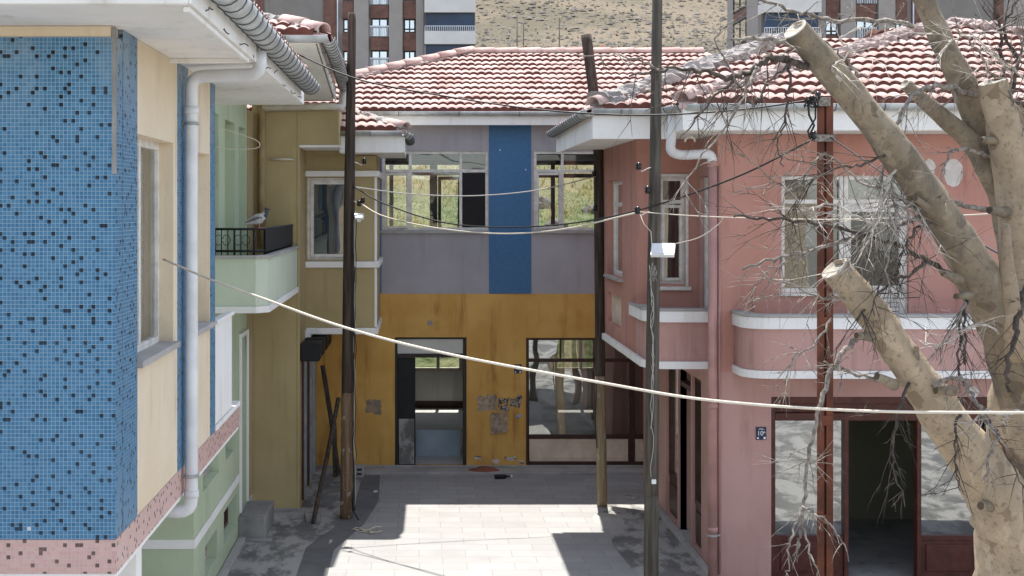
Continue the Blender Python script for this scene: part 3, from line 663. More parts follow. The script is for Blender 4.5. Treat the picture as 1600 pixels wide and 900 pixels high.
# balcony: cut-corner plan
poly = [(XG, 15.1), (-1.93, 15.1), (-1.80, 15.24), (-1.80, 18.88), (XG, 18.88)]
def ringwall(poly, th, z0, z1):      # parapet along an open plan polyline, thickness th inward (to the left)
    mb = MB(); n = len(poly); vs = []
    for i, p in enumerate(poly):
        a = Vector(poly[max(i-1, 0)]); c = Vector(poly[min(i+1, n-1)]); t = (c - a).normalized(); nn = Vector((-t.y, t.x)); q = Vector(p) + nn * th
        vs += [(p[0], p[1], z0), (p[0], p[1], z1), (q.x, q.y, z1), (q.x, q.y, z0)]
    fs = []
    for i in range(n - 1):
        for k in range(4): a = i*4+k; c = i*4+(k+1) % 4; fs.append((a, c, c+4, a+4))
    fs += [(0,1,2,3), tuple((n-1)*4+k for k in (3,2,1,0))]; mb.add(vs, fs); return mb
ba = ringwall(poly[:4], .1, 3.34, 3.905).build('balcony', M['pale_green'], gh)
b = MB(); b.prism([(XG, 15.08), (-1.92, 15.08), (-1.78, 15.23), (-1.78, 18.88), (XG, 18.88)], 3.26, 3.338); b.build('balcony_slab', M['white'], ba)
ringwall([(XG, 15.07), (-1.92, 15.07), (-1.775, 15.22), (-1.775, 18.88)], .15, 3.907, 3.94).build('coping', M['kerb'], ba)
b = MB(); rp = [(XG, 15.16), (-1.96, 15.16), (-1.86, 15.27), (-1.86, 18.8)]
for z in (3.99, 4.25): b.tube([(p[0], p[1], z) for p in rp], .016, 6)
for i in range(7):
    x = XG + .03 + i * .077; b.tube([(x, 15.16, 3.94), (x, 15.16, 4.25)], .007 if i % 3 else .014, 5)
for i in range(30): b.tube([(-1.86, 15.35 + i * .115, 3.94), (-1.86, 15.35 + i * .115, 4.25)], .008, 5)
for cx in (-2.33, -2.10):
    for sx in (-1, 1):
        for sz in (-1, 1):
            b.tube([(cx + sx * .045 * (1 - math.cos(t*.9)) + sx*.005, 15.155, 4.12 + sz * (.012 + .05 * math.sin(t))) for t in [k * .45 for k in range(10)]], .004, 4)
b.build('railing', M['blackmetal'], gh, merge=False)
part('railing_cover', gh, 'black', [(-1.845, -1.835, 15.3, 18.6, 3.975, 4.245)], 0)
# upper eave, gutter and roof of the green house (runs on over the mustard wing)
e1 = P(512, 57, 15.1); e2 = P(538, 135, 19.3)
b = MB()
s1, s2 = P(493, 69, 15.22), P(521, 158, 18.95)
b.add([(-6, 15.2, s1.z + .02), s1, s2, (-6, 18.95, s2.z), (-6, 15.2, s1.z + .12), s1 + Vector((0,0,.12)), s2 + Vector((0,0,.12)), (-6, 18.95, s2.z + .12)],
      [(0,1,2,3), (4,7,6,5), (0,4,5,1), (1,5,6,2), (2,6,7,3), (3,7,4,0)]); b.build('eave', M['soffit'], gh)
b = MB()
def fas(a, c, h, th, n):
    a, c = Vector(a), Vector(c); n = Vector(n) * th; b.add([a, c, c + n, a + n, a + Vector((0,0,h)), c + Vector((0,0,h)), c + n + Vector((0,0,h)), a + n + Vector((0,0,h))], [(0,1,2,3), (4,7,6,5), (0,4,5,1), (1,5,6,2), (2,6,7,3), (3,7,4,0)])
fas((-6, 15.17, s1.z + .02), s1 + Vector((.03, -.03, .0)), .1, .02, (0,-1,0)); fas(s1 + Vector((.02, -.03, 0)), s2 + Vector((.02, 0, 0)), .2, .02, (1,0,0)); b.build('fascia', M['soffit'], gh)
gutter(gh, [(-6, 15.1, e1.z), (e1.x, 15.1, e1.z)], .075, .9); gutter(gh, [(e1.x, 15.1, e1.z), (e1.x - .01, 17.2, (e1.z + e2.z)/2), e2], .085, .19)
hooks(gh, [tuple(s1.lerp(s2, t) + Vector((.045, 0, .02))) for t in (.15, .35, .5, .65, .8, .92)], 6)
tile_slope(gh, (-8, 15.1, e1.z + .03), (1,0,0), (0,1,0), .38, lambda v: 0, lambda v: 8 + e1.x - v, 3.6, 31)
tile_slope(gh, (e1.x, 15.1, e1.z + .0), (0,1,0), (-1,0,0), .38, lambda v: v, lambda v: 6.2, 3.6, 32)
ha = Vector((e1.x - .05, 15.16, e1.z + .06)); hb = ha + Vector((-3.3, 3.3, .38 * 3.3))
mortar(gh, ha + Vector((-.25, .25, .06)), hb, .12, 12, M['mortar'], amp=.55); ridge_caps(gh, ha + Vector((0,0,0)), ha + Vector((-.5, .5, .19)), .10, 4)

# ------------------------------------------------------------------ mustard wing with bay
XM = -1.77; DM = 18.9
mu = thing('mustard_house', 'mustard brown house left of the far facade with a boxed bay window over the pavement', 'house', (-2.1, DM, 0))
b = MB(); b.wall('x', DM, .2, XG - .02, XM, 0, 6.25); b.build('front_wall', M['mustard'], mu)
b = MB(); b.wall('y', XM - .2, .2, DM + .2, 21.99, 0, 5.42, [(19.3, 20.3, .1, 2.25), (20.5, 21.7, .1, 2.25)]); b.build('side_wall', M['mustard'], mu)
part('corner_return', mu, 'mustard', [(XG - .2, XG + .015, 18.22, DM - .002, .34, 5.9)], 0)
part('upper_wall', mu, 'mustard', [(XM, -1.19, DM + .003, 21.9, 5.43, 5.95)], 0)
part('sill', mu, 'white', [(XM - .0, -1.17, DM - .02, 21.9, 5.395, 5.428)])
part('corner_trim', mu, 'mustard', [(XM - .03, XM + .006, DM - .012, DM - .001, 0, 5.9)], .003)
part('plinth', mu, 'concrete', [(XG + .03, XM + .02, DM - .03, DM - .002, 0, .07)], .01)
BY0, BX1 = 20.0, -.67
b = MB(); b.wall('x', BY0, .15, XM, BX1, 2.63, 5.32, [(X0(480)*20/22, X0(551)*20/22, 3.69, 4.97)]); b.build('bay_front', M['mustard'], mu)
part('bay_side', mu, 'mustard', [(BX1 - .15, BX1, BY0 + .151, 21.97, 2.63, 5.32)], 0)
part('bay_floor', mu, 'white', [(XM + .003, BX1 + .03, BY0 - .04, 21.97, 2.53, 2.628)], .01)
b = MB(); b.prism([(XM + .08, BY0 - .04), (XM + .08, BY0 + .3), (XM - .05, BY0 + .3), (XM - .06, BY0 - .25)], 2.48, 2.60); b.build('bracket', M['white'], mu)
part('bay_roof', mu, 'mustard', [(XM + .001, -1.2, BY0 + .001, 21.9, 5.322, 5.394)], 0)
part('hood_band', mu, 'white', [(XM - .04, BX1 + .05, BY0 - .06, BY0 - .002, 4.99, 5.08), (BX1 + .002, BX1 + .05, BY0 - .002, 21.9, 4.99, 5.08)], .008)
part('sill_band', mu, 'white', [(XM - .04, BX1 + .05, BY0 - .06, BY0 - .002, 3.57, 3.665), (BX1 + .002, BX1 + .05, BY0 - .002, 21.9, 3.57, 3.665)], .008)
for q in ((XM - .04, XM + .0, BY0 - .06, BY0 - .003, 3.666, 4.989), (BX1 - .03, BX1 + .012, BY0 - .012, BY0 - .0035, 2.64, 3.569), (BX1 - .03, BX1 + .012, BY0 - .012, BY0 - .0035, 3.667, 4.989)): part('jamb_trim', mu, 'white', [q], .004)
wx = (X0(480)*20/22, X0(551)*20/22)
window(mu, 'x', BY0 + .03, wx[0], wx[1], 3.69, 4.97, [], [], .05, .07, 'frame', 'glass_dark', [(wx[0] + .05, wx[1] - .04, 3.73, 4.92, .05)])
part('curtain', mu, 'blind', [(wx[0], wx[0] + .22, BY0 + .16, BY0 + .18, 3.7, 4.95)], 0)
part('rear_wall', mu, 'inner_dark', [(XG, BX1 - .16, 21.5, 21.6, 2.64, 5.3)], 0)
# low eave over the bay
part('eave', mu, 'soffit', [(-1.21, -.24, 19.42, 21.5, 5.335, 5.44)], .01)
part('fascia', mu, 'soffit', [(-1.21, -.24, 19.40, 19.418, 5.34, 5.60), (-.239, -.22, 19.40, 21.5, 5.34, 5.60)], .006)
gutter(mu, [(-1.22, 19.34, 5.66), (-.26, 19.34, 5.66)], .07, .5); gutter(mu, [(-.27, 19.31, 5.66), (-.17, 19.7, 5.63), (-.15, 21.4, 5.62)], .075, .16)
tile_slope(mu, (-1.24, 19.36, 5.68), (1,0,0), (0,1,0), .4, lambda v: 0, lambda v: 1.06 - v, 1.0, 41)
ha = Vector((-.24, 19.42, 5.70)); mortar(mu, ha, ha + Vector((-1.0, 1.0, .4)), .10, 14, M['mortar'], amp=.5); ridge_caps(mu, ha + Vector((.04,-.04,.0)), ha + Vector((-.22, .22, .09)), .095, 8)
# downpipes and shop front under the bay
pipe(mu, 'downpipe', [tuple(e2 + Vector((-.02, -.02, -.05))), (e2.x - .02, 19.05, e2.z - .36), (-1.3, 18.84, 6.0), (-2.31, 18.83, 5.97)], .055, 'beigepvc', n=10)
pipe(mu, 'downpipe', [(-2.31, 18.83, 5.98), (-2.31, 18.83, 3.95)], .055, 'mustardpipe', n=10)
pipe(mu, 'conduit', [(-2.2, 18.86, 5.22), (-1.85, 18.86, 5.215)], .016, 'beigepvc', n=8)
for i, y in enumerate((19.0, 19.75, 20.5, 21.2)):
    part('awning_box', mu, 'black', [(XM + .003, -1.48, y, y + .45, 2.22, 2.49)], .02)
part('shop_frame', mu, 'brown', [(XM - .08, XM + .03, 19.26 + i, 19.34 + i, .1, 2.2) for i in (0, .5, 1.0)], .004)
part('shop_frame', mu, 'greymetal', [(XM - .06, XM + .05, y, y + .09, .1, 2.2) for y in (19.55, 20.55, 21.2)], .004)
b = MB(); b.quad((XM - .1, 19.3, .1), (XM - .1, 21.7, .1), (XM - .1, 21.7, 2.25), (XM - .1, 19.3, 2.25)); b.build('shop_glass', M['glass_dark'], mu)

# ------------------------------------------------------------------ pink corner house (right)
DP = 15.4; XP = 3.59; kp = DP / F
def XQ(px): return (px - 655) * kp
def ZQ(py): return CAMZ + (325 - py) * kp
pk = thing('pink_house', 'salmon pink corner house on the right with rounded balconies, white bands and a shop below', 'house', (7, DP, 0))
top = 5.385
shop = (XQ(1205), XQ(1557), .0, ZQ(620)); win = (XQ(1221), XQ(1420), 3.48, ZQ(274)); dwin = (XQ(1324), XQ(1420), 2.9, 3.48)
b = MB(); b.wall('x', DP, .22, XP, 12.5, 0, 2.52, [shop]); b.build('lower_wall', M['pink2'], pk)
b = MB(); b.wall('x', DP, .22, XP, 12.5, 2.52, top, [win, dwin]); b.build('upper_wall', M['pink'], pk)
sh = [(16.3, 16.86, .08, 2.3), (16.92, 17.72, .02, 2.3), (17.8, 18.62, .08, 2.3)]
b = MB(); b.wall('y', XP, .22, DP + .22, 19.2, 0, 2.52, sh); b.build('side_wall', M['pink2'], pk)
b = MB(); b.wall('y', XP, .22, DP + .22, 16.5, 2.52, top, [(15.85, 16.35, 2.72, 4.9)]); b.build('side_wall', M['pink2'], pk)
part('rear_wall', pk, 'pink', [(XP, 12.5, 20.3, 20.5, 0, top)], 0); part('end_wall', pk, 'pink', [(12.3, 12.5, DP + .23, 20.29, 0, top)], 0)
part('side_rear_wall', pk, 'pink', [(XP, XP + .2, 19.21, 20.29, 0, 2.5)], 0)
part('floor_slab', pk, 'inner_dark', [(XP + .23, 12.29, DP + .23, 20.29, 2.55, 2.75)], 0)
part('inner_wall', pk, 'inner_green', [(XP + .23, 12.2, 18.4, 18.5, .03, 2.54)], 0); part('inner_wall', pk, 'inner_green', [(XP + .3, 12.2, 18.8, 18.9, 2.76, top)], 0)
part('inner_floor', pk, 'concrete', [(XP + .23, 12.29, DP + .0, 20.29, .005, .03)], 0)
# side bay
XS = 2.80; Y0s, Y1s = 16.5, 19.6
b = MB(); b.wall('y', XS, .18, Y0s, Y1s, 2.62, top, [(17.65, 19.0, 3.52, 4.9), (17.75, 19.1, 2.82, 3.26)]); b.build('bay_side', M['pink'], pk)
b = MB(); b.wall('x', Y0s, .18, XS + .18, XP + .0, 2.62, top, [(3.10, 3.43, 3.52, 4.9)]); b.build('bay_front', M['pink'], pk)
part('bay_rear', pk, 'pink', [(XS + .181, XP, 19.42, 19.6, 2.62, top)], 0)
part('recess_panel', pk, 'inner_dark' if 0 else 'cream_panel', [(XS + .07, XS + .1, 17.75, 19.1, 2.82, 3.26)], 0)
window(pk, 'y', XS + .08, 17.65, 19.0, 3.52, 4.9, [18.1], [4.55], .06, .06, 'frame', 'glass_dark')
part('window_sill', pk, 'kerb', [(XS - .06, XS + .08, 17.6, 19.05, 3.48, 3.519)])
window(pk, 'x', Y0s + .04, 3.10, 3.43, 3.52, 4.9, [], [4.58], .05, .06, 'frame', 'glass_dark', [(3.13, 3.40, 3.56, 4.54, .04)])
part('window_trim', pk, 'frame', [(3.06, 3.099, Y0s - .02, Y0s - .002, 3.49, 4.94), (3.431, 3.47, Y0s - .02, Y0s - .002, 3.49, 4.94), (3.1, 3.43, Y0s - .02, Y0s - .002, 4.901, 4.94), (3.03, 3.5, Y0s - .05, Y0s - .002, 3.44, 3.489)])
window(pk, 'y', XP + .05, 15.86, 16.34, 2.73, 4.89, [], [4.55], .06, .06, 'frame', 'glass_dark')
def arc(cx, cy, r, a0, a1, n=8): return [(cx + r * math.cos(R(a0 + (a1-a0)*i/n)), cy + r * math.sin(R(a0 + (a1-a0)*i/n))) for i in range(n+1)]
def smooth_all(o):
    for p in o.data.polygons: p.use_smooth = abs(p.normal.z) < .5
    return o
# side balcony: rounded corner, runs into the bay floor band
def bpath(d): return [(XS - d, 19.6 + d), (XS - d, 15.95)] + arc(XS + .25, 15.95, .25 + d, 180, 270, 6)[1:] + [(XP - .004, 15.7 - d)]
def reversed_ring(path, th, z0, z1): return ringwall(path[::-1], -th, z0, z1) if 0 else ringwall(path, th, z0, z1)
pa = [(XS + .0, 16.5)] + bpath(0)[1:]
sb = ringwall(pa, .1, 2.62, 3.1).build('balcony', M['pink2'], pk)
ringwall(bpath(.05), .16, 2.53, 2.619).build('balcony_band', M['white'], sb)
ringwall([(XS - .04, 16.85)] + bpath(.04)[1:], .18, 3.101, 3.235).build('balcony_band', M['white'], sb)
ringwall([(XS - .05, 16.86)] + bpath(.05)[1:], .2, 3.24, 3.265).build('coping', M['kerb'], sb)
b = MB(); b.prism(bpath(.03) + [(XP - .004, 19.6)], 2.545, 2.6); b.build('balcony_slab', M['white'], sb)
# front balcony
def fpath(d): return arc(4.05, 15.06, .26 + d, 180, 270, 7) + [(6.9, 14.8 - d)]
fpa = lambda d: [(4.05 - .26 - d, DP - .003)] + fpath(d) + [(6.9 + d, 14.8 - d), (6.9 + d, DP - .003)]
fb_ = ringwall([p for p in fpa(0) if True][:9] + [(6.9, 14.8), (6.9, DP - .003)], .1, 2.62, 3.1).build('balcony', M['pink2'], pk)
def clean(pp):
    out = [pp[0]]
    for q in pp[1:]:
        if (Vector(q) - Vector(out[-1])).length > 1e-3: out.append(q)
    return out
ringwall(clean(fpa(.03)), .14, 2.53, 2.618).build('balcony_band', M['white'], fb_)
ringwall(clean(fpa(.03)), .16, 3.101, 3.235).build('balcony_band', M['white'], fb_)
ringwall(clean(fpa(.045)), .19, 3.24, 3.27).build('coping', M['kerb'], fb_)
b = MB(); b.prism(clean(fpa(.01)), 2.545, 2.6); b.build('balcony_slab', M['white'], fb_)
# upper window and balcony door
window(pk, 'x', DP + .05, win[0], XQ(1320), 3.48, win[3], [], [ZQ(315)], .05, .07, 'frame', 'glass_dark')
window(pk, 'x', DP + .05, XQ(1321), win[1], ZQ(318), win[3], [], [], .05, .07, 'frame', 'glass_dark')
do = part('balcony_door', pk, 'frame', [(XQ(1321), XQ(1332), DP + .05, DP + .12, 2.9, ZQ(319)), (XQ(1408), win[1], DP + .05, DP + .12, 2.9, ZQ(319)), (XQ(1332), XQ(1408), DP + .05, DP + .12, ZQ(331), ZQ(319)), (XQ(1332), XQ(1408), DP + .05, DP + .12, ZQ(458), ZQ(447))]
    + [(XQ(1332), XQ(1408), DP + .065, DP + .11, ZQ(460 + 7 * i + 6), ZQ(460 + 7 * i)) for i in range(11)], .004)
b = MB(); b.quad((XQ(1332), DP + .09, ZQ(448)), (XQ(1408), DP + .09, ZQ(448)), (XQ(1408), DP + .09, ZQ(330)), (XQ(1332), DP + .09, ZQ(330))); b.build('pane', glass('dim_door_glass', (.25,.32,.30), .05, .04), do)
part('window_sill', pk, 'frame', [(win[0] - .03, XQ(1322), DP - .03, DP + .05, 3.44, 3.479)])
part('curtain', pk, 'interior', [(win[0] + .45, XQ(1318), DP + .5, DP + .52, 3.2, 4.5)], 0)
# peeling paint, wall hook
def blob(parent, px, py, rx, ry, D, mat, seed, name):
    pts = [(px + rx * math.cos(a) * (1 + .25 * noise.noise(Vector((math.cos(a)*1.5 + seed, math.sin(a)*1.5, seed)))), py + ry * math.sin(a) * (1 + .2 * noise.noise(Vector((math.cos(a)*2, math.sin(a)*2 + seed, 1))))) for a in [i * 2 * math.pi / 22 for i in range(22)]]
    vs = [P(x, y, D) for x, y in pts]; n = len(vs); mb = MB()
    mb.add([Vector((v.x, D - .004, v.z)) for v in vs] + [Vector((v.x, D - .0005, v.z)) for v in vs], [tuple(range(n))] + [(i, i+n, (i+1) % n + n, (i+1) % n) for i in range(n)]); return mb.build(name, M[mat], parent)
blob(pk, 1490, 270, 15, 22, DP, 'bareplaster', 1, 'peeled_patch'); blob(pk, 1452, 262, 9, 14, DP, 'bareplaster', 2, 'peeled_patch'); blob(pk, 1521, 612, 8, 9, DP, 'bareplaster', 5, 'peeled_patch')
# shop front: frames, glass, panels, open doorway
s0, s1_, st = shop[0], shop[1], shop[3]
fr = []
fr += [(s0, s0 + .06, DP + .03, DP + .13, .03, st), (s0 + .06, s1_, DP + .03, DP + .13, st - .09, st), (s0 + .06, s1_, DP + .025, DP + .135, ZQ(658), ZQ(646))]
for a, c in ((1320, 1327), (1434, 1441), (1528, 1536)): fr.append((XQ(a), XQ(c), DP + .02, DP + .14, .03, ZQ(646) - .0))
for a, c in ((1213, 1320), (1441, 1528)): fr += [(XQ(a), XQ(c), DP + .04, DP + .12, ZQ(846), ZQ(838)), (XQ(a), XQ(c), DP + .05, DP + .11, .03, ZQ(846)), (XQ(a + 8), XQ(c - 8), DP + .03, DP + .05, .12, ZQ(852))]
fr.append((s0 + .06, s1_, DP + .07, DP + .1, ZQ(646), st - .09))
sf = part('shop_front', pk, 'red_brown', fr)
for a, c in ((1213, 1320), (1441, 1528)):
    b = MB(); b.quad((XQ(a), DP + .08, ZQ(842)), (XQ(c), DP + .08, ZQ(842)), (XQ(c), DP + .08, ZQ(657)), (XQ(a), DP + .08, ZQ(657))); b.build('pane', M['glass_shop'], sf)
part('blind', pk, 'blind', [(XQ(1216), XQ(1318), DP + .35, DP + .36, .4, 2.0)], 0)
# side shop windows and doorway
for i, (a, c, d, e) in enumerate(sh):
    if i == 1: continue
    o = window(pk, 'y', XP + .04, a, c, .62, e, [], [], .06, .07, 'brown', 'glass_shop')
    part('panel', pk, 'brown', [(XP + .05, XP + .1, a + .01, c - .01, .1, .615)])
    part('moulding', pk, 'brown', [(XP + .03, XP + .05, a + .08, c - .08, .18, .54)])
part('door_post', pk, 'brown', [(XP + .02, XP + .12, 16.87, 16.92, .03, 2.3), (XP + .02, XP + .12, 17.72, 17.79, .03, 2.3), (XP + .02, XP + .12, 16.93, 17.71, 2.05, 2.12)])
part('threshold', pk, 'kerb', [(XP - .0, XP + .22, 16.93, 17.71, .02, .05)])
# eaves
b = MB(); b.prism([(2.12, 15.5), (3.05, 15.5), (3.05, 14.76), (12.9, 14.76), (12.9, 15.9), (4.2, 15.9), (4.2, 19.58), (2.12, 19.58)], top + .003, top + .12); b.build('eave', M['soffit'], pk, bev=.01)
b = MB(); b.box(3.03, 12.9, 14.735, 14.758, top + .01, 5.66); b.box(2.1, 3.03, 15.475, 15.498, top - .05, 5.66); b.box(2.095, 2.117, 15.5, 19.58, top - .05, 5.66); b.box(3.03, 3.05, 14.76, 15.49, top + .01, 5.66); b.build('fascia', M['soffit'], pk, bev=.006)
gutter(pk, [(12.9, 14.66, 5.69), (3.35, 14.66, 5.69), (3.12, 14.72, 5.69), (2.98, 14.95, 5.69), (2.92, 15.25, 5.69), (2.75, 15.42, 5.69), (2.1, 15.44, 5.69)], .075, .55)
gutter(pk, [(2.08, 15.40, 5.69), (2.03, 15.8, 5.68), (2.02, 19.6, 5.66)], .08, .22)
ps = .38
tile_slope(pk, (2.08, 15.44, 5.70), (1,0,0), (0,1,0), ps, lambda v: v, lambda v: v + 1.75, 3.3, 51)
tile_slope(pk, (2.98, 14.68, 5.71), (1,0,0), (0,1,0), ps, lambda v: v * 1.24, lambda v: 9.3 - v * 1.22, 3.75, 52)
tile_slope(pk, (2.06, 19.6, 5.66), (0,-1,0), (1,0,0), ps, lambda v: v * .2, lambda v: 4.1 - v, 2.2, 53)
tile_slope(pk, (3.0, 21.2, 5.66), (0,-1,0), (1,0,0), ps * .8, lambda v: v * .5, lambda v: 6.4 - v * .8, 4.5, 54)
tile_slope(pk, (12.2, 21.0, 6.1), (-1,0,0), (0,-1,0), ps, lambda v: v, lambda v: 9.2 - v * 1.5, 2.5, 55)
ha = Vector((2.1, 15.46, 5.74)); mortar(pk, ha + Vector((.12,.12,.05)), ha + Vector((3.1, 3.1, .38*3.1)), .15, 21, M['mortar'], amp=.6); ridge_caps(pk, ha, ha + Vector((.3, .3, .11)), .1, 9)
hp = Vector((2.98 + 3.75*1.24, 14.68 + 3.75, 5.75 + ps*3.75)); ha = Vector((3.02, 14.72, 5.74))
mortar(pk, ha + Vector((.1,.1,.04)), hp, .14, 22, M['mortar_pink'], amp=.6); ridge_caps(pk, ha, ha + Vector((.35, .3, .12)), .1, 10)
hr = Vector((2.98 + 9.3, 14.68, 5.74)); mortar(pk, hp, hr, .14, 23, M['mortar_pink'], amp=.55)
# drain pipes
pipe(pk, 'downpipe', [(3.0, 15.15, 5.64), (3.0, 15.15, 5.46), (2.98, 15.22, 5.17), (3.12, 15.3, 5.13), (3.50, 15.33, 5.15), (3.515, 15.335, 5.0)], .058, 'pvc', n=12)
pipe(pk, 'downpipe', [(3.515, 15.335, 5.06), (3.515, 15.335, .06)], .055, 'pinkpipe', [(5.0, 5.06, 3.515, 15.335), (2.1, 2.16, 3.515, 15.335), (.62, .68, 3.515, 15.335)], [(3.515, 15.335, 2.2, .09), (3.515, 15.335, .58, .09)], n=12)
pipe(pk, 'conduit', [(3.605, 15.375, 5.0), (3.605, 15.375, .1)], .018, 'pinkpipe', n=8)
pipe(pk, 'vent_ring', [tuple(P(1078 + 8*math.cos(a), 222 - 8*math.sin(a), 15.35)) for a in [i * math.pi / 8 for i in range(9)]], .012, 'frame', n=6)
pipe(pk, 'conduit', [tuple(P(1177, 450, 15.37)), tuple(P(1177, 490, 15.37))], .012, 'pinkpipe', n=8)

# ------------------------------------------------------------------ house number plates
def lettering(parent, txt, size, loc, ext=.002):
    cu = bpy.data.curves.new('lettering', 'FONT'); cu.body = txt; cu.size = size; cu.extrude = ext; cu.align_x = 'CENTER'; cu.align_y = 'CENTER'
    t = bpy.data.objects.new('tmp', cu); COL.objects.link(t); bpy.context.view_layer.update()
    me = bpy.data.meshes.new_from_object(t.evaluated_get(bpy.context.evaluated_depsgraph_get())); bpy.data.objects.remove(t)
    me.transform(Matrix.Rotation(R(90), 4, 'X')); me.materials.clear(); me.materials.append(M['lettering'])
    o = bpy.data.objects.new('lettering', me); COL.objects.link(o); o.parent = parent; o.location = Vector(loc) - OFF[parent.name]; return o
def plate(px0, px1, py0, py1, D, label, txt):
    a, c = P(px0, py1, D), P(px1, py0, D); cx, cz = (a.x + c.x)/2, (a.z + c.z)/2; wd, hg = c.x - a.x, c.z - a.z
    t = thing('number_plate', label, 'sign', (cx, D, a.z), 'house number plates')
    part('plate', t, 'navy', [(a.x, c.x, D - .014, D - .001, a.z, c.z)], .003)
    if txt:
        lettering(t, '10', hg * .5, (cx - wd * .1, D - .0155, cz)); lettering(t, 'A', hg * .26, (cx + wd * .3, D - .0155, cz + hg * .09))
    else: lettering(t, '10', hg * .42, (cx, D - .0155, cz))
    for q in [(cx - wd * .3, cx + wd * .3, D - .0165, D - .0145, cz + hg * .30, cz + hg * .32), (cx - wd * .2, cx + wd * .2, D - .0165, D - .0145, cz + hg * .37, cz + hg * .395),
        (cx - wd * .42, cx - wd * .24, D - .0165, D - .0145, cz - hg * .42, cz - hg * .30), (cx + wd * .22, cx + wd * .42, D - .0165, D - .0145, cz - hg * .44, cz - hg * .26)]: part('fine_print', t, 'lettering', [q], 0)
plate(1181, 1197, 667, 687, DP, 'small navy number plate reading 10A on the pink wall beside the shop door', True)
plate(803, 815, 569, 583, D0, 'small navy number plate on the ochre wall left of the shop window', False)

# ------------------------------------------------------------------ utility poles
def pole(label, pts, rad, mats, split):
    base = Vector(pts[0]); t = thing('utility_pole', label, 'pole', base, 'utility poles')
    rg = random.Random(int(base.x * 100)); fine, fr_ = [], []
    for i in range(len(pts) - 1):
        n = max(2, int((Vector(pts[i+1]) - Vector(pts[i])).length / .12))
        for k in range(n):
            fine.append(Vector(pts[i]).lerp(Vector(pts[i+1]), k / n)); fr_.append(rad[i] + (rad[i+1] - rad[i]) * k / n)
    fine.append(Vector(pts[-1])); fr_.append(rad[-1])
    si = min(range(len(fine)), key=lambda i: abs(fine[i].z - split))
    lo = MB(); lo.tube(fine[:si+1], [r * (1.0 + .02 * rg.random()) for r in fr_[:si+1]], 12, True, True, .05, 1); lo.build('pole_foot', M[mats[0]], t, merge=False)
    hi = MB(); hi.tube(fine[si:], fr_[si:], 12, True, True, .03, 2); hi.build('pole_shaft', M[mats[1]], t, merge=False); return t
def insulator(parent, p, side=1, hook=True):
    p = Vector(p); b = MB(); b.tube([p + Vector((0,0,-.04)), p + Vector((0,0,-.015)), p + Vector((0,0,.0)), p + Vector((0,0,.02)), p + Vector((0,0,.045))], [.022, .035, .024, .035, .02], 10)
    o = b.build('insulator', M['porcelain'], parent, merge=False)
    if hook:
        h = MB(); h.tube([p + Vector((-side*.0,0,-.02)), p + Vector((-side*.04,0,-.06)), p + Vector((-side*.09,0,-.03)), p + Vector((-side*.14,0,-.01))], .007, 6); h.build('hook', M['cable_grey'], o, merge=False)
    return o
def floodlight(parent, c, wd, hg, tilt, yaw):
    b = MB(); b.box(-wd/2, wd/2, -.02, .02, -hg/2, hg/2); b.box(-wd/2 + .02, wd/2 - .02, -.024, -.0205, -hg/2 + .02, hg/2 - .02); b.box(-.03, .03, .02, .08, -.03, .03)
    mt = Matrix.Translation(Vector(c)) @ Matrix.Rotation(R(yaw), 4, 'Z') @ Matrix.Rotation(R(tilt), 4, 'X'); b.v = [mt @ v for v in b.v]
    return b.build('floodlight', M['lampwhite'], parent, bev=.006)
def loose(parent, pts, r, mat, name='loose_wire'):
    b = MB(); b.tube(pts, r, 5); return b.build(name, M[mat], parent, merge=False)
p1 = pole('tall dark wooden pole in front of the mustard bay, pale flaking foot', [P(541, 811, 18.55), P(543, 600, 18.55), P(546, 300, 18.55), P(550, 20, 18.55)], [.092, .085, .08, .058], ('pole_base', 'pole_dark'), 1.85)
insulator(p1, P(569, 252, 18.5), 1); insulator(p1, P(567, 313, 18.5), 1); insulator(p1, P(561, 318, 18.5), 1, False)
floodlight(p1, P(561, 338, 18.4), .13, .09, -50, 10)
rg = random.Random(4)
for k in range(4):
    b = MB(); b.tube([P(551 + 3*k*.5 + rg.uniform(-1.5, 1.5), y, 18.44) for y in range(330, 800, 18)], .006 + .003 * (k == 1), 5); b.build('loose_wire', M['cable_black' if k != 2 else 'cable_grey'], p1, merge=False)
loose(p1, [P(551, 770, 18.44), P(553, 800, 18.4), P(560, 812, 18.2)], .012, 'cable_black')
p2 = pole('leaning wooden pole behind the pink eave with a sunlit yellowish foot', [P(941, 792, 19.3), P(938, 600, 19.3), P(935, 240, 19.5), P(930, 165, 19.55), P(916, 55, 19.7)], [.078, .074, .075, .08, .082], ('pole_base2', 'pole_dark'), 1.95)
insulator(p2, P(928, 272, 19.4), -1, False); insulator(p2, P(930, 325, 19.4), -1, False)
loose(p2, [P(932, 600, 19.2), P(930, 660, 19.2), P(933, 700, 19.2)], .01, 'cable_black')
p3 = pole('tall weathered grey pole carrying a white floodlight in front of the pink bay', [P(1017, 946, 14.5), P(1019, 600, 14.5), P(1023, 300, 14.5), P(1028, -60, 14.5)], [.085, .078, .068, .055], ('pole_grey', 'pole_grey'), 1.2)
insulator(p3, P(998, 260, 14.45), -1); insulator(p3, P(1012, 297, 14.42), -1, False); insulator(p3, P(996, 329, 14.45), -1)
floodlight(p3, P(1036, 391, 14.3), .26, .20, -52, -16)
for k in range(3):
    b = MB(); b.tube([P(1019 + rg.uniform(-3, 3), y, 14.40) for y in range(410 + 20*k, 760 - 80*k, 16)], .004, 5); b.build('loose_wire', M['cable_grey'], p3, merge=False)
loose(p3, [P(1000, 335, 14.45), P(1006, 350, 14.4), P(1017, 362, 14.4), P(1020, 400, 14.4)], .005, 'cable_white')
b = MB(); rr = random.Random(9); q = P(1020, 425, 14.38); pts = [q]
for k in range(40): pts.append(q + Vector((rr.uniform(-.05, .05), rr.uniform(-.03, .02), rr.uniform(-.12, .1))))
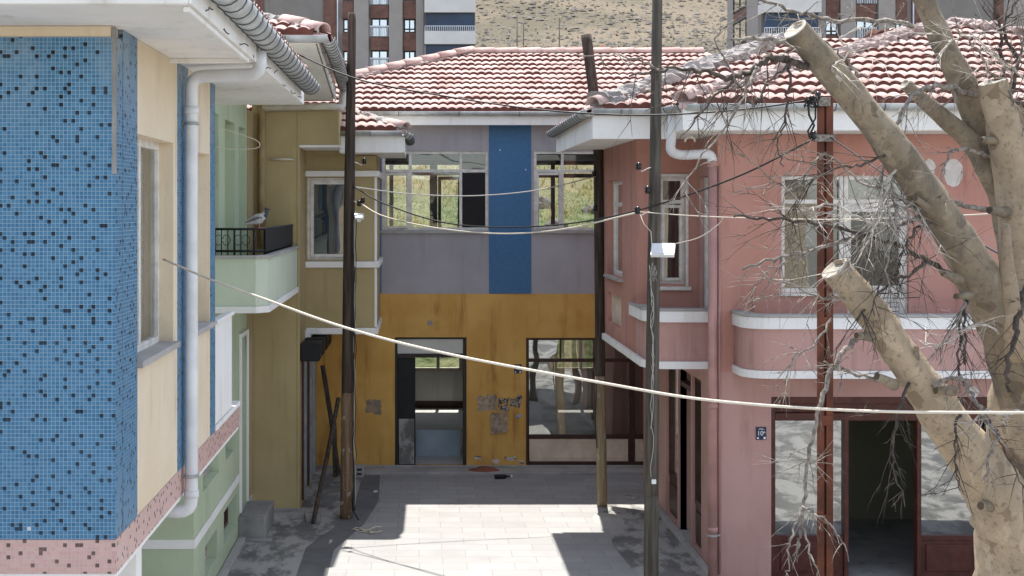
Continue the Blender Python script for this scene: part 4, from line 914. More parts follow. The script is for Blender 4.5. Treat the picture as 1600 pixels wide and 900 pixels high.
b.tube(pts, .003, 4); b.build('wire_tangle', M['cable_grey'], p3, merge=False)
part('fuse_box', p3, 'lampwhite', [(P(1018,0,14.4).x, P(1025,0,14.4).x, 14.38, 14.42, P(0,756,14.4).z, P(0,749,14.4).z)])
# rust red steel pole
rt = P(1287, 150, 13.0); rx, ry = rt.x, 13.0
st_ = thing('steel_pole', 'rust red steel channel pole in front of the pink house balcony', 'pole', (rx, ry, 0), 'utility poles')
part('channel', st_, 'rust', [(rx - .082, rx - .012, ry - .05, ry - .042, 0, rt.z), (rx + .012, rx + .082, ry - .05, ry - .042, 0, rt.z), (rx - .02, rx - .012, ry - .042, ry + .05, 0, rt.z), (rx + .012, rx + .02, ry - .042, ry + .05, 0, rt.z), (rx - .012, rx + .012, ry - .02, ry - .012, 0, rt.z)], .002)
for z in (.3, 1.3, 2.3, 3.3): part('tie_plate', st_, 'rust', [(rx - .08, rx + .08, ry - .056, ry - .051, z, z + .1)], .002)
for q in ((rx - .12, rx + .09, ry - .1, ry - .058, P(0, 222, 13).z, P(0, 211, 13).z), (rx - .09, rx + .04, ry - .1, ry - .058, P(0, 167, 13).z, P(0, 153, 13).z)): part('crossarm', st_, 'twig', [q])
insulator(st_, P(1271, 212, 12.92), 1, False); insulator(st_, P(1269, 156, 12.92), 1, False); insulator(st_, P(1278, 150, 12.92), 1, False)
loose(st_, [P(1262, 158, 12.9), P(1264, 180, 12.9), P(1272, 196, 12.9), P(1264, 214, 12.9), P(1268, 218, 12.9)], .012, 'cable_black'); loose(st_, [P(1274, 160, 12.9), P(1274, 185, 12.9), P(1262, 205, 12.9), P(1266, 218, 12.9)], .010, 'cable_black')
b = MB(); rr = random.Random(3); q = P(1270, 160, 12.88); pts = [q + Vector((rr.uniform(-.09, .07), rr.uniform(-.04, .03), rr.uniform(-.06, .07))) for k in range(26)]; b.tube(pts, .008, 5); b.build('wire_tangle', M['cable_black'], st_, merge=False)

# ------------------------------------------------------------------ overhead cables
def catmull(pts, n=8):
    pts = [Vector(p) for p in pts]; q = [pts[0]*2 - pts[1]] + pts + [pts[-1]*2 - pts[-2]]; out = []
    for i in range(1, len(q) - 2):
        a, b_, c, d = q[i-1], q[i], q[i+1], q[i+2]
        for k in range(n):
            t = k / n; out.append(.5 * ((2*b_) + (c-a)*t + (2*a-5*b_+4*c-d)*t*t + (3*b_-a-3*c+d)*t**3))
    out.append(pts[-1]); return out
def cable(label, pts, r, mat):
    b = MB(); b.tube(catmull(pts), r, 6); return tag(b.build('cable', M[mat], merge=False), label, 'cable', 'overhead cables')
cable('thick cream cable sagging across the whole street from the mosaic house', [P(255, 405, 9.6), P(330, 437, 9.2), P(413, 467, 8.8), P(540, 512, 8.3), P(700, 553, 7.9), P(940, 598, 7.6), P(1115, 626, 7.45), P(1350, 642, 7.3), P(1620, 645, 7.1)], .0085, 'cable_white')
cable('long black cable from the upper left gutter to the steel pole', [P(463, 84, 15.0), P(560, 124, 14.6), P(700, 151, 14.2), P(850, 172, 13.8), P(1000, 180, 13.4), P(1150, 172, 13.1), P(1270, 156, 12.95)], .010, 'cable_black')
cable('thin grey wire between the dark pole and the leaning pole', [P(552, 292, 18.5), P(640, 303, 18.7), P(740, 306, 18.9), P(840, 297, 19.1), P(930, 276, 19.35)], .009, 'cable_grey')
cable('dark wire from the dark pole rising to the steel pole', [P(552, 291, 18.5), P(600, 318, 18.0), P(690, 347, 17.2), P(790, 355, 16.3), P(900, 348, 15.4), P(1010, 325, 14.5), P(1150, 277, 13.7), P(1270, 218, 12.95)], .010, 'cable_black')
cable('white wire sagging lowest between the dark pole and the floodlight pole', [P(563, 318, 18.5), P(600, 338, 18.0), P(680, 356, 17.2), P(780, 365, 16.4), P(880, 358, 15.5), P(996, 332, 14.45)], .010, 'cable_white')
cable('white wire from the floodlight pole across the pink wall to the tree', [P(998, 331, 14.45), P(1080, 337, 13.5), P(1180, 341, 12.3), P(1300, 343, 11.0), P(1450, 339, 9.8), P(1590, 332, 8.9)], .006, 'cable_white')
cable('short pale wire from the floodlight up to a dead branch', [P(1050, 382, 14.3), P(1090, 372, 13.0), P(1120, 353, 12.0), P(1130, 340, 11.4)], .005, 'cable_white')
cable('dark wire running from the steel pole down to the tree trunk', [P(1295, 213, 12.95), P(1350, 250, 12.0), P(1420, 300, 11.0), P(1500, 360, 9.8), P(1585, 410, 8.8)], .007, 'cable_black')
cable('thin looped wire hanging before the green narrow windows', [P(338, 199, 15.2), P(370, 208, 15.2), P(398, 218, 15.2), P(406, 226, 15.2), P(398, 232, 15.2), P(360, 233, 15.2), P(338, 230, 15.2)], .005, 'cable_white')

# ------------------------------------------------------------------ lopped plane tree
tr = thing('plane_tree', 'lopped plane tree at right with peeling bark, sawn limb stubs and dead twigs', 'tree', P(1610, 1380, 8.5) * 1)
OFF[tr.name] = Vector((P(1610, 0, 8.5).x, 8.5, 0)); tr.location = OFF[tr.name]
def limb(path, name='limb', cut=True, n=18, seed=0, mat='bark'):
    pts = catmull([P(a, c, d) for a, c, d, w_ in path], 6); ws = [w_ * d / (2 * F) for a, c, d, w_ in path]; rad = []
    for i in range(len(ws) - 1):
        for k in range(6): rad.append(ws[i] + (ws[i+1] - ws[i]) * k / 6)
    rad.append(ws[-1]); b = MB(); b.tube(pts, rad, n, not cut)
    for i, v in enumerate(b.v[:len(pts) * n]):
        c = pts[i // n]; k = 1 + .13 * noise.noise(v * 5 + Vector((seed, 0, 0))) + .08 * noise.noise(v * 13) + .05 * noise.noise(v * 30); b.v[i] = c + (v - c) * k
    o = b.build(name, M[mat], tr, merge=False)
    if cut:
        d = (pts[-1] - pts[-2]).normalized(); ring = b.v[(len(pts)-1)*n:len(pts)*n]; c = pts[-1]; e = MB()
        r1 = [c + (v - c) * .99 + d * .001 for v in ring]; r2 = [c + (v - c) * .90 + d * .006 for v in ring]; r3 = [c + (v - c) * .5 - d * .002 for v in ring]
        e.add(r1 + r2 + r3 + [c - d * .006], [(i, (i+1) % n, n + (i+1) % n, n+i) for i in range(n)] + [(n+i, n + (i+1) % n, 2*n + (i+1) % n, 2*n+i) for i in range(n)] + [(2*n+i, 2*n+(i+1) % n, 3*n) for i in range(n)])
        ct = e.build('sawn_end', M['cutwood'], o)
        hb_ = MB(); up = (Vector((0,0,1)) - d * d.z).normalized(); sd_ = d.cross(up); R_ = rad[-1]
        hp_ = [c + d * .009 + up * (R_ * (.62 + .2 * math.sin(a))) + sd_ * (R_ * .55 * math.cos(a)) for a in [i * 2 * math.pi / 12 for i in range(12)]]
        hp_ = [c + d * .009 + (q - c - d*.009) * (.9 + .15 * noise.noise(q * 30)) for q in hp_]
        hb_.add(hp_, [tuple(range(12))]); hb_.build('hollow', M['hollow'], o)
    return o
limb([(1622, 1400, 8.6, 215), (1616, 1120, 8.6, 190), (1612, 900, 8.6, 172), (1612, 740, 8.6, 140), (1614, 600, 8.6, 122), (1612, 500, 8.6, 108)], 'trunk', False, 24, 1)
limb([(1610, 900, 8.55, 120), (1572, 805, 8.45, 104), (1537, 740, 8.35, 86), (1492, 680, 8.25, 70), (1432, 588, 8.1, 57), (1370, 500, 8.0, 51), (1304, 420, 7.9, 46)], seed=2)
limb([(1616, 690, 8.6, 112), (1590, 570, 8.5, 88), (1536, 445, 8.3, 66), (1470, 335, 8.1, 56), (1394, 230, 7.9, 51), (1316, 132, 7.75, 46), (1242, 46, 7.6, 41)], seed=3, mat='bark_grey')
limb([(1618, 640, 8.7, 100), (1602, 480, 8.65, 72), (1590, 330, 8.6, 58), (1571, 215, 8.55, 51), (1550, 128, 8.5, 45)], seed=4)
limb([(1594, 400, 8.8, 56), (1553, 250, 8.8, 46), (1503, 130, 8.75, 40), (1464, 48, 8.7, 35), (1420, -60, 8.6, 30)], seed=5, cut=False, mat='bark_grey')
limb([(1570, 310, 8.8, 44), (1525, 232, 8.75, 34), (1470, 180, 8.7, 27), (1414, 132, 8.6, 19)], seed=6, mat='bark_grey')
limb([(1640, 480, 8.9, 90), (1625, 300, 8.95, 74), (1612, 160, 9.0, 56)], seed=7)
limb([(1592, 560, 8.3, 40), (1574, 430, 8.2, 26), (1572, 350, 8.15, 10)], 'limb', False, 10, 8)
for i, (px_, py_, dd_, dx_, dy_, wd_) in enumerate(((1388, 596, 7.95, -18, -8, 13), (1352, 520, 7.82, -14, 4, 11), (1489, 432, 8.05, -16, -6, 12), (1480, 604, 8.0, -18, 6, 12), (1540, 786, 8.2, -8, 4, 14), (1440, 318, 7.9, -10, -8, 11),
        (1562, 326, 8.45, -16, 2, 13), (1330, 172, 7.65, 10, -16, 10), (1450, 320, 7.95, 16, -14, 12), (1505, 455, 8.1, -12, 8, 10), (1546, 214, 8.45, -14, 4, 11), (1420, 560, 7.95, 12, -16, 10))):
    a_, c_ = P(px_ + 10, py_ + 6, dd_ + .06), P(px_ + dx_, py_ + dy_, dd_ - .02); m_ = a_.lerp(c_, .6); b = MB()
    b.tube([a_, m_, c_], [wd_ * 1.5 * dd_ / (2 * F), wd_ * 1.05 * dd_ / (2 * F), wd_ * .9 * dd_ / (2 * F)], 10, True, True, .25, i); b.mi = [1 if len(f) > 4 else 0 for f in b.f]
    b.build('broken_stub', [M['bark_grey'], M['hollow']], tr, merge=False)
def twigs(path, w0, w1, dens, seed, mat='twig', droop=.35, ln=.35, lvl=1):
    rg = random.Random(seed); pts = catmull([P(a, c, d) for a, c, d in path], 5); n = len(pts); d0 = path[0][2]
    pts = [p + Vector((rg.uniform(-.012, .012), rg.uniform(-.014, .014), rg.uniform(-.012, .012))) for p in pts]
    b = MB(); b.tube(pts, [.82 * (w0 + (w1 - w0) * i / (n-1)) * d0 / (2 * F) for i in range(n)], 7, True, True, .5, seed)
    def sub(p, d, L, r, lv):
        m = 4; q = [p]; dd = d.copy()
        for k in range(m):
            dd = (dd + Vector((rg.uniform(-.4, .4), rg.uniform(-.4, .4), rg.uniform(-.4, .4) - droop * .3)) * .36).normalized(); q.append(q[-1] + dd * L / m)
        b.tube(q, [r * (1 - .2 * k) for k in range(m + 1)], 4 if r < .003 else 5)
        if lv > 0:
            for k in range(rg.randint(1, 3)):
                i = rg.randint(1, m - 1); nd_ = (dd + Vector((rg.uniform(-1, 1), rg.uniform(-1, 1), rg.uniform(-1, 1))) * .9).normalized(); sub(q[i], nd_, L * rg.uniform(.3, .65), r * .68, lv - 1)
    tot = sum((pts[i+1] - pts[i]).length for i in range(n-1)); cnt = int(tot * min(dens, 11) * 1.9)
    for k in range(cnt):
        t = rg.uniform(.12, 1); i = min(n - 2, int(t * (n - 1))); tg = (pts[i+1] - pts[i]).normalized()
        d = (tg * rg.uniform(.2, .9) + Vector((rg.uniform(-1, 1), rg.uniform(-1, 1), rg.uniform(-1, .8) - droop))).normalized()
        sub(pts[i], d, ln * rg.uniform(.3, 1.5), .0046 * rg.uniform(.5, 1), lvl if lvl == 0 or rg.random() < .7 else 2)
    return b.build('dead_branch', M[mat], tr, merge=False, recalc=False)
A = 7.9
TW = [
 ([(1358,520,8.0),(1330,535,7.95),(1310,560,7.9),(1292,598,7.85),(1278,650,7.8),(1264,715,7.8),(1256,775,7.8),(1252,820,7.8),(1247,862,7.8)], 11, 5, 6, 1, 'twig', .2, .3),
 ([(1252,815,7.8),(1262,850,7.75),(1272,880,7.7),(1280,905,7.7)], 5, 2, 5, 2, 'twig', .5, .2, 0),
 ([(1252,800,7.8),(1236,845,7.75),(1232,880,7.75),(1228,900,7.75)], 5, 2, 5, 3, 'twig', .5, .2, 0),
 ([(1255,790,7.8),(1285,810,7.6),(1310,840,7.55),(1328,875,7.5)], 5, 2, 6, 4, 'twig', .4, .2, 0),
 ([(1395,600,8.05),(1360,590,8.0),(1320,578,7.9),(1290,565,7.85)], 9, 4, 10, 5, 'twig', .3, .25),
 ([(1489,432,8.2),(1446,407,8.1),(1412,388,8.0),(1370,372,7.95),(1300,355,7.9),(1240,345,7.85),(1190,340,7.8),(1145,338,7.8)], 10, 4, 11, 6, 'twig_dark', .25, .33),
 ([(1552,328,8.5),(1500,320,8.3),(1445,335,8.1),(1390,355,8.0),(1330,372,7.9),(1270,392,7.85),(1220,402,7.8),(1160,420,7.8)], 11, 4, 13, 7, 'twig', .3, .35),
 ([(1446,407,8.1),(1420,430,8.0),(1390,440,7.95),(1360,470,7.9),(1340,500,7.85)], 8, 4, 11, 8, 'twig_dark', .4, .3),
 ([(1425,40,8.6),(1370,32,8.4),(1300,32,8.3),(1260,22,8.2),(1220,10,8.1),(1180,-6,8.0)], 10, 5, 9, 9, 'twig', .35, .3),
 ([(1252,80,7.65),(1215,65,7.6),(1180,60,7.5),(1140,62,7.4)], 12, 5, 7, 10, 'twig', .3, .25),
 ([(1262,106,7.65),(1225,92,7.6),(1200,90,7.55),(1187,103,7.5),(1160,116,7.5),(1130,122,7.45),(1100,112,7.4),(1070,107,7.4),(1030,110,7.35),(985,117,7.3)], 15, 4, 8, 11, 'twig_dark', .5, .3),
 ([(1030,110,7.35),(1000,93,7.3),(957,85,7.3),(905,88,7.25)], 5, 2, 6, 12, 'twig', .3, .2),
 ([(1187,103,7.5),(1172,130,7.45),(1150,170,7.4),(1128,210,7.4),(1090,250,7.35),(1062,310,7.3)], 7, 2, 8, 13, 'twig', .5, .28),
 ([(1150,118,7.5),(1110,160,7.45),(1082,190,7.4),(1058,225,7.4)], 6, 2, 7, 14, 'twig_dark', .6, .26),
 ([(1235,95,7.6),(1230,150,7.55),(1226,190,7.5),(1216,225,7.5),(1222,260,7.5)], 6, 2, 8, 15, 'twig_dark', .7, .25),
 ([(1180,100,7.5),(1160,135,7.5),(1140,105,7.45),(1120,60,7.4),(1145,30,7.4)], 6, 2, 7, 16, 'twig', .2, .3),
 ([(1346,146,7.8),(1335,112,7.75),(1312,85,7.7),(1278,56,7.7)], 9, 4, 8, 17, 'twig', .3, .25),
 ([(1530,152,8.7),(1482,135,8.5),(1440,140,8.4),(1415,168,8.3),(1398,200,8.2),(1386,240,8.1),(1380,285,8.0)], 11, 5, 14, 18, 'twig', .6, .33),
 ([(1600,165,8.9),(1576,150,8.8),(1568,110,8.7),(1562,50,8.6),(1555,-20,8.5)], 9, 4, 9, 19, 'twig_dark', -.1, .4),
 ([(1578,148,8.8),(1590,100,8.7),(1570,40,8.7),(1600,-10,8.6)], 8, 4, 9, 20, 'twig_dark', -.1, .4),
 ([(1576,150,8.8),(1545,110,8.6),(1520,70,8.4),(1490,45,8.2)], 6, 2, 9, 21, 'twig', 0, .35),
 ([(1556,250,8.7),(1530,238,8.5),(1500,234,8.4),(1482,242,8.3),(1465,290,8.2)], 9, 3, 8, 22, 'twig', .4, .25),
 ([(1510,462,8.2),(1502,490,8.1),(1484,525,8.05),(1462,548,8.0)], 6, 3, 16, 23, 'twig', .6, .22),
 ([(1510,464,8.2),(1500,510,8.1),(1496,560,8.05),(1498,585,8.0)], 6, 3, 14, 24, 'twig_dark', .7, .22),
 ([(1512,464,8.2),(1508,520,8.1),(1506,570,8.1)], 6, 3, 14, 25, 'twig_dark', .7, .22),
 ([(1605,440,8.3),(1592,480,8.2),(1585,530,8.1),(1572,575,8.0),(1576,610,8.0)], 13, 6, 11, 26, 'twig_dark', .4, .26),
 ([(1458,606,8.0),(1480,595,7.95),(1505,592,7.9),(1520,622,7.85),(1534,640,7.8),(1546,665,7.8),(1560,682,7.75),(1545,712,7.75),(1541,755,7.75)], 9, 5, 10, 27, 'twig', .3, .24),
 ([(1530,630,7.85),(1555,675,7.8),(1585,730,7.8),(1605,775,7.8)], 5, 2, 9, 28, 'twig_dark', .2, .25),
 ([(1420,600,8.0),(1404,640,7.9),(1396,690,7.85),(1397,735,7.8),(1418,795,7.8)], 7, 2, 12, 29, 'twig_dark', .6, .26),
 ([(1500,640,8.0),(1492,680,7.9),(1494,720,7.85),(1500,770,7.8)], 6, 2, 10, 30, 'twig_dark', .6, .22),
 ([(1440,330,8.0),(1390,300,7.9),(1340,285,7.85),(1290,240,7.8),(1240,295,7.8),(1195,275,7.8)], 6, 2, 12, 31, 'twig', .2, .35),
 ([(1360,440,7.95),(1310,470,7.9),(1250,450,7.85),(1190,430,7.8)], 6, 2, 10, 32, 'twig', .3, .35),
 ([(1300,500,7.9),(1270,540,7.85),(1240,560,7.8),(1225,600,7.8)], 5, 2, 12, 33, 'twig', .5, .3),
 ([(1400,250,7.95),(1395,300,7.9),(1400,350,7.85),(1385,420,7.8),(1400,470,7.8)], 6, 2, 12, 34, 'twig', .5, .33),

 ([(1440,325,8.0),(1400,345,7.9),(1350,345,7.85),(1300,320,7.8),(1250,330,7.8),(1210,322,7.75)], 6, 2, 12, 35, 'twig_pale', .25, .32),
 ([(1452,300,8.0),(1420,320,7.95),(1380,330,7.9),(1345,400,7.85),(1310,430,7.8)], 6, 2, 12, 36, 'twig_pale', .4, .33),
 ([(1470,345,8.05),(1430,360,7.95),(1405,400,7.9),(1375,440,7.85),(1365,490,7.8)], 6, 2, 12, 37, 'twig_dark', .5, .3),
 ([(1395,235,7.85),(1355,255,7.8),(1310,262,7.75),(1265,285,7.7),(1235,330,7.7)], 6, 2, 11, 38, 'twig_dark', .3, .35),
 ([(1410,255,7.9),(1380,290,7.85),(1372,340,7.8),(1350,380,7.75)], 5, 2, 12, 39, 'twig_pale', .5, .3),
 ([(1500,330,8.3),(1470,322,8.2),(1430,318,8.1),(1395,308,8.0),(1360,325,7.95)], 7, 3, 12, 40, 'twig_pale', .1, .3),
 ([(1560,520,8.2),(1530,505,8.1),(1500,520,8.05),(1470,540,8.0),(1440,535,8.0)], 4, 2, 10, 41, 'twig_pale', .2, .25),
 ([(1590,640,8.0),(1570,650,7.9),(1540,640,7.85),(1520,660,7.8)], 5, 2, 12, 42, 'twig_pale', .2, .26),
 ([(1240,95,7.6),(1200,130,7.55),(1180,165,7.5),(1150,150,7.5),(1120,180,7.45)], 5, 2, 9, 43, 'twig_dark', .5, .28),
 ([(1320,130,7.7),(1300,105,7.6),(1330,80,7.6),(1310,60,7.55),(1345,40,7.55)], 5, 2, 9, 44, 'twig_pale', 0, .3),
 ([(1600,120,8.6),(1570,100,8.5),(1530,62,8.4),(1490,60,8.3),(1470,80,8.2)], 5, 2, 10, 45, 'twig_pale', .1, .3),
 ([(1610,230,8.5),(1590,190,8.5),(1580,130,8.4),(1600,70,8.4),(1590,20,8.3)], 6, 2, 10, 46, 'twig', -.1, .35),
]
for t in TW: twigs(*t)

# ------------------------------------------------------------------ pigeon on the balcony railing
pg = thing('pigeon', 'grey pigeon with white belly perched on the black balcony railing', 'bird', (-1.90, 15.2, 4.265))
c = Vector((-1.90, 15.2, 4.265))
body = [(-.17,0,.05), (-.13,0,.065), (-.08,0,.085), (-.03,0,.10), (.02,0,.115), (.055,0,.14), (.075,0,.175), (.085,0,.205), (.095,0,.225), (.11,0,.228)]
b = MB(); b.tube([c + Vector(q) for q in body], [.018, .026, .048, .062, .06, .046, .032, .03, .024, .008], 12); b.tube([c + Vector((.115,0,.222)), c + Vector((.14,0,.212))], [.008, .002], 6)
b.mi = [1 if sum(b.v[i].x for i in f) / len(f) > c.x + .062 else 0 for f in b.f]; b.build('body', [simple('pigeon_feathers', (.40,.40,.41), .7, 0, .4, 12), simple('dark_neck_feathers', (.05,.055,.065), .6)], pg, merge=False)
for s in (-1, 1):
    b = MB(); b.tube([c + Vector((.04, s*.05, .125)), c + Vector((-.02, s*.062, .115)), c + Vector((-.09, s*.05, .09)), c + Vector((-.17, s*.03, .06))], [.02, .038, .032, .006], 8, squash=.35); b.build('wing', simple('dark_wing', (.10,.10,.12), .7), pg, merge=False)
    b = MB(); b.tube([c + Vector((.0, s*.025, .06)), c + Vector((.005, s*.025, .0))], .006, 5); b.box(c.x - .02, c.x + .035, c.y + s*.025 - .008, c.y + s*.025 + .008, c.z - .004, c.z + .004); b.build('leg', simple('pink_leg', (.4,.15,.13), .6), pg, merge=False)

# ------------------------------------------------------------------ small things in the street
def cobj(name, label, cat, fn, mat, group=None, bev=.006):
    b = MB(); fn(b); return tag(b.build(name, M[mat], bev=bev, merge=False), label, cat, group)
def lean(a, c_, r, label):
    b = MB(); b.tube([a, Vector(a).lerp(Vector(c_), .5) + Vector((.01, 0, .01)), c_], r, 4, smooth=False); tag(b.build('timber_post', M['pole_dark'], merge=False), label, 'post', 'leaning posts')
lean(P(489, 818, 18.2) , P(529, 622, 19.6), .035, 'dark timber post leaning to the right across the mustard shop front')
lean(P(529, 742, 21.2), P(504, 571, 21.5), .04, 'dark timber post leaning back against the ochre wall behind the pole')
cobj('concrete_block', 'rough concrete block beside the foot of the leaning post', 'block', lambda b: b.box(-1.62, -1.42, 18.3, 18.5, .012, .12), 'concrete', 'concrete blocks')
cobj('concrete_block', 'flatter dark block just left of the leaning post by the mustard corner', 'block', lambda b: b.box(-1.86, -1.66, 18.45, 18.62, .012, .09), 'concrete', 'concrete blocks')
cobj('concrete_block', 'hollow grey block standing at the left end of the kerb', 'block', lambda b: (b.box(-1.08, -1.04, 21.3, 21.5, .013, .2), b.box(-.96, -.92, 21.3, 21.5, .013, .2), b.box(-1.04, -.96, 21.3, 21.5, .013, .05), b.box(-1.04, -.96, 21.3, 21.5, .09, .12), b.box(-1.04, -.96, 21.3, 21.5, .17, .2)), 'kerb', 'concrete blocks')
cobj('plank', 'grey plank leaning on the ochre wall beside the dark pole', 'plank', lambda b: b.add([P(520,745,21.3), P(528,745,21.3), P(526,660,21.8), P(518,660,21.8), P(520,745,21.33), P(528,745,21.33), P(526,660,21.83), P(518,660,21.83)], [(0,1,2,3),(7,6,5,4),(0,4,5,1),(1,5,6,2),(2,6,7,3),(3,7,4,0)]), 'pole_grey', None, 0)
bo = thing('bottle', 'dark bottle with a pale end lying on the paving before the kerb', 'bottle', tuple(P(785, 748, 21.25)))
q = Vector((P(785, 748, 21.25).x, 21.2, .05)); b = MB(); b.tube([q + Vector((-.13,0,0)), q + Vector((.04,.02,0)), q + Vector((.08,.025,0)), q + Vector((.13,.03,0))], [.035, .035, .014, .013], 10); b.build('body', M['black'], bo, merge=False)
b = MB(); b.tube([q + Vector((.131,.03,0)), q + Vector((.165,.035,0))], .018, 10); b.build('cap', M['lampwhite'], bo, merge=False)
b = MB(); b.tube([Vector((P(985, 0, 20.0).x + .11 * math.cos(a), 19.9 + .16 * math.sin(a), .018)) for a in [i * 2 * math.pi / 20 for i in range(20)]], .012, 6); tag(b.build('hose_ring', M['kerb'], merge=False), 'pale loop of hose lying on the shaded paving near the leaning pole', 'hose')
rg = random.Random(8); b = MB()
for k in range(5):
    q = Vector((-.83 + rg.uniform(-.12, .12), 17.75 + rg.uniform(-.12, .12), .02)); pts = [q]
    for i in range(9): pts.append(pts[-1] + Vector((rg.uniform(-.02, .09), rg.uniform(-.07, .07), rg.uniform(-.006, .012))))
    for p in pts: p.z = max(.014, p.z)
    b.tube(pts, .009, 5)
tag(b.build('rope', M['cable_white'], merge=False), 'frayed pale rope lying where the shade meets the sunlit paving', 'rope')
def heap(name, label, cat, x, y, rx_, ry_, h, z0, mat, seed, group=None):
    b = MB(); n, m = 22, 8; vs = []
    for j in range(m + 1):
        t = j / m
        for i in range(n):
            a = 2 * math.pi * i / n; r = t * (1 + .25 * noise.noise(Vector((math.cos(a) * 1.5 + seed, math.sin(a) * 1.5, seed)))); px_, py_ = x + rx_ * r * math.cos(a), y + ry_ * r * math.sin(a)
            z = h * (1 - t) ** 1.2 * (1 + .5 * noise.noise(Vector((px_ * 5 / rx_, py_ * 5 / ry_, seed)))); vs.append((px_, py_, z0(px_, py_) + z - .004 * (j == m)))
    b.add(vs, [(j*n+i, j*n+(i+1) % n, (j+1)*n+(i+1) % n, (j+1)*n+i) for j in range(m) for i in range(n)], True); o = b.build(name, M[mat]); return tag(o, label, cat, group)
heap('sand_pile', 'small heap of brown sand on the kerb below the posters', 'sand', P(757, 0, 21.75).x, 21.76, .28, .2, .07, lambda x, y: .05, 'redsoil', 1)
heap('dirt_pile', 'small pile of dirt around the sunlit foot of the leaning pole', 'dirt', 2.72, 18.4, .22, .5, .05, lambda x, y: .012, 'kerb', 2)
cobj('litter', 'white scrap of paper on the dark asphalt strip', 'litter', lambda b: b.box(P(584,0,20.3).x, P(590,0,20.3).x, 20.2, 20.3, .012, .022), 'lampwhite', None, 0)

# ------------------------------------------------------------------ distance: apartments, hill
def apartment(label, D, mirror, cx_src, cx_dst, scale, floors, side):
    k = D / F
    def X(px): q = (px - 702) * scale; return ((cx_dst - q if mirror else cx_dst + q) - 655) * k
    def Z(py): return CAMZ + (325 - (py * scale + (1-scale) * 20)) * k
    t = thing('apartment_building', label, 'building', (X(600), D, gz(X(600), D) - 1), 'apartment blocks')
    xa, xb = sorted((X(742), X(250))); zb = gz(X(600), D) - 1.5; ztop = Z(-60)
    def bx(name, mat, px0, px1, py0, py1, y0, y1, par=None, bev=0):
        a, c = sorted((X(px0), X(px1))); return part(name, par or t, mat, [(a, c, D + y0, D + y1, Z(py1), Z(py0))], bev)
    a, c = sorted((X(250), X(741))); part('wall', t, 'taupe', [(a, c, D + .4, D + 11, zb, ztop)], 0)
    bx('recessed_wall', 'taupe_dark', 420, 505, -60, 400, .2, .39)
    for p0, p1 in ((505, 527), (400, 412)): bx('cladding', 'cladding', p0, p1, -60, 400, .1, .398)
    for p0, p1 in ((553, 576), (608, 629), (650, 662)): bx('pilaster', 'taupe', p0, p1, -60, 400, -.15, .397)
    b = MB(); xx = X(527.5); b.tube([(xx, D - .1, zb), (xx, D - .1, ztop)], .06, 6); b.build('downpipe', M['rail'], t, merge=False)
    for f in range(-1, floors):
        o = 50 * f
        for p0, p1, w0, w1, rail in ((535, 552, 29, 51, 0), (579, 607, 28, 58, 1), (630, 650, 29, 51, 0)):
            bx('cladding', 'cladding', p0, p1, w1 + o, w0 + o + 50, .06, .396)
            u0, u1 = sorted((X(p0 + 1), X(p1 - 1)))
            wn_ = window(t, 'x', D + .25, u0, u1, Z(w1 + o), Z(w0 + o), [(u0 + u1) / 2], [] if rail else [Z(w0 + o + 16)], .12, .12, 'frame_dark', 'sky_glass')
            part('curtain', t, 'blind', [(u0 + .1, (u0*1.2 + u1*.8) / 2, D + .385, D + .39, Z(w1 + o), Z(w0 + o))], 0)
            if rail:
                b = MB(); n = 12
                for i in range(n + 1): x = u0 - .1 + (u1 - u0 + .2) * i / n; b.box(x - .025, x + .025, D - .02, D + .03, Z(57 + o), Z(41 + o))
                b.box(u0 - .12, u1 + .12, D - .03, D + .04, Z(42 + o) , Z(40 + o)); b.build('railing', M['rail'], t)
        # balcony block
        o2 = 49 * f
        bx('balcony', 'blockwhite', 663, 742, 52 + o2, 72 + o2, -1.5, .38, None)
        bx('balcony_glazing', 'blue_glass', 665, 740, 23 + o2, 48 + o2, -1.0, -.95)
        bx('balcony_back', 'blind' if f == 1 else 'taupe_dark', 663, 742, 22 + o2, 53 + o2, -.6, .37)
        b = MB(); n = 24
        for i in range(n + 1): u = X(664 + 77 * i / n); b.box(u - .03, u + .03, D - 1.45, D - 1.4, Z(52 + o2), Z(44.5 + o2))
        u0, u1 = sorted((X(664), X(741))); b.box(u0, u1, D - 1.47, D - 1.38, Z(44.6 + o2), Z(43.6 + o2)); b.build('railing', M['rail'], t)
    if side:
        xw = X(741)
        for o in (-50, 0, 50):
            window(t, 'y', xw - .06, D * 531 / 510, D * 531 / 490, Z(50 + o), Z(14 + o), [D * 531 / 500], [], .15, .1, 'frame_dark', 'sky_glass')
            part('cladding', t, 'cladding', [(xw - .03, xw - .002, D * 531 / 510, D * 531 / 490, Z(62 + o), Z(51 + o))], 0)
    return t
apartment('taupe and brown apartment block with white balconies behind the left roofs', 115, False, 702, 702, 1.0, 3, False)
apartment('taupe and brown apartment block with white balconies behind the tree at right', 104, True, 702, 1231, 1.12, 3, True)
# rocks on the hillside: beyond counting
rg = random.Random(77); b = MB()
for k in range(14000):
    y = 118 + 250 * rg.random() ** 1.3; x = rg.uniform(-.02, .30) * y; s = .05 + .24 * rg.random() ** 4 * (1 + y / 200)
    c = Vector((x, y, gz(x, y))); vs = []
    for d in ((1,0,0), (-1,0,0), (0,1,0), (0,-1,0), (0,0,1), (0,0,-1)): vs.append(c + Vector((d[0]*s*rg.uniform(.7, 1.5), d[1]*s*rg.uniform(.7, 1.3), d[2]*s*rg.uniform(.5, 1.1))))
    b.add(vs, [(0,2,4), (2,1,4), (1,3,4), (3,0,4), (2,0,5), (1,2,5), (3,1,5), (0,3,5)])
b.build('hill_rocks', M['rock'], kind='stuff', merge=False, recalc=False)
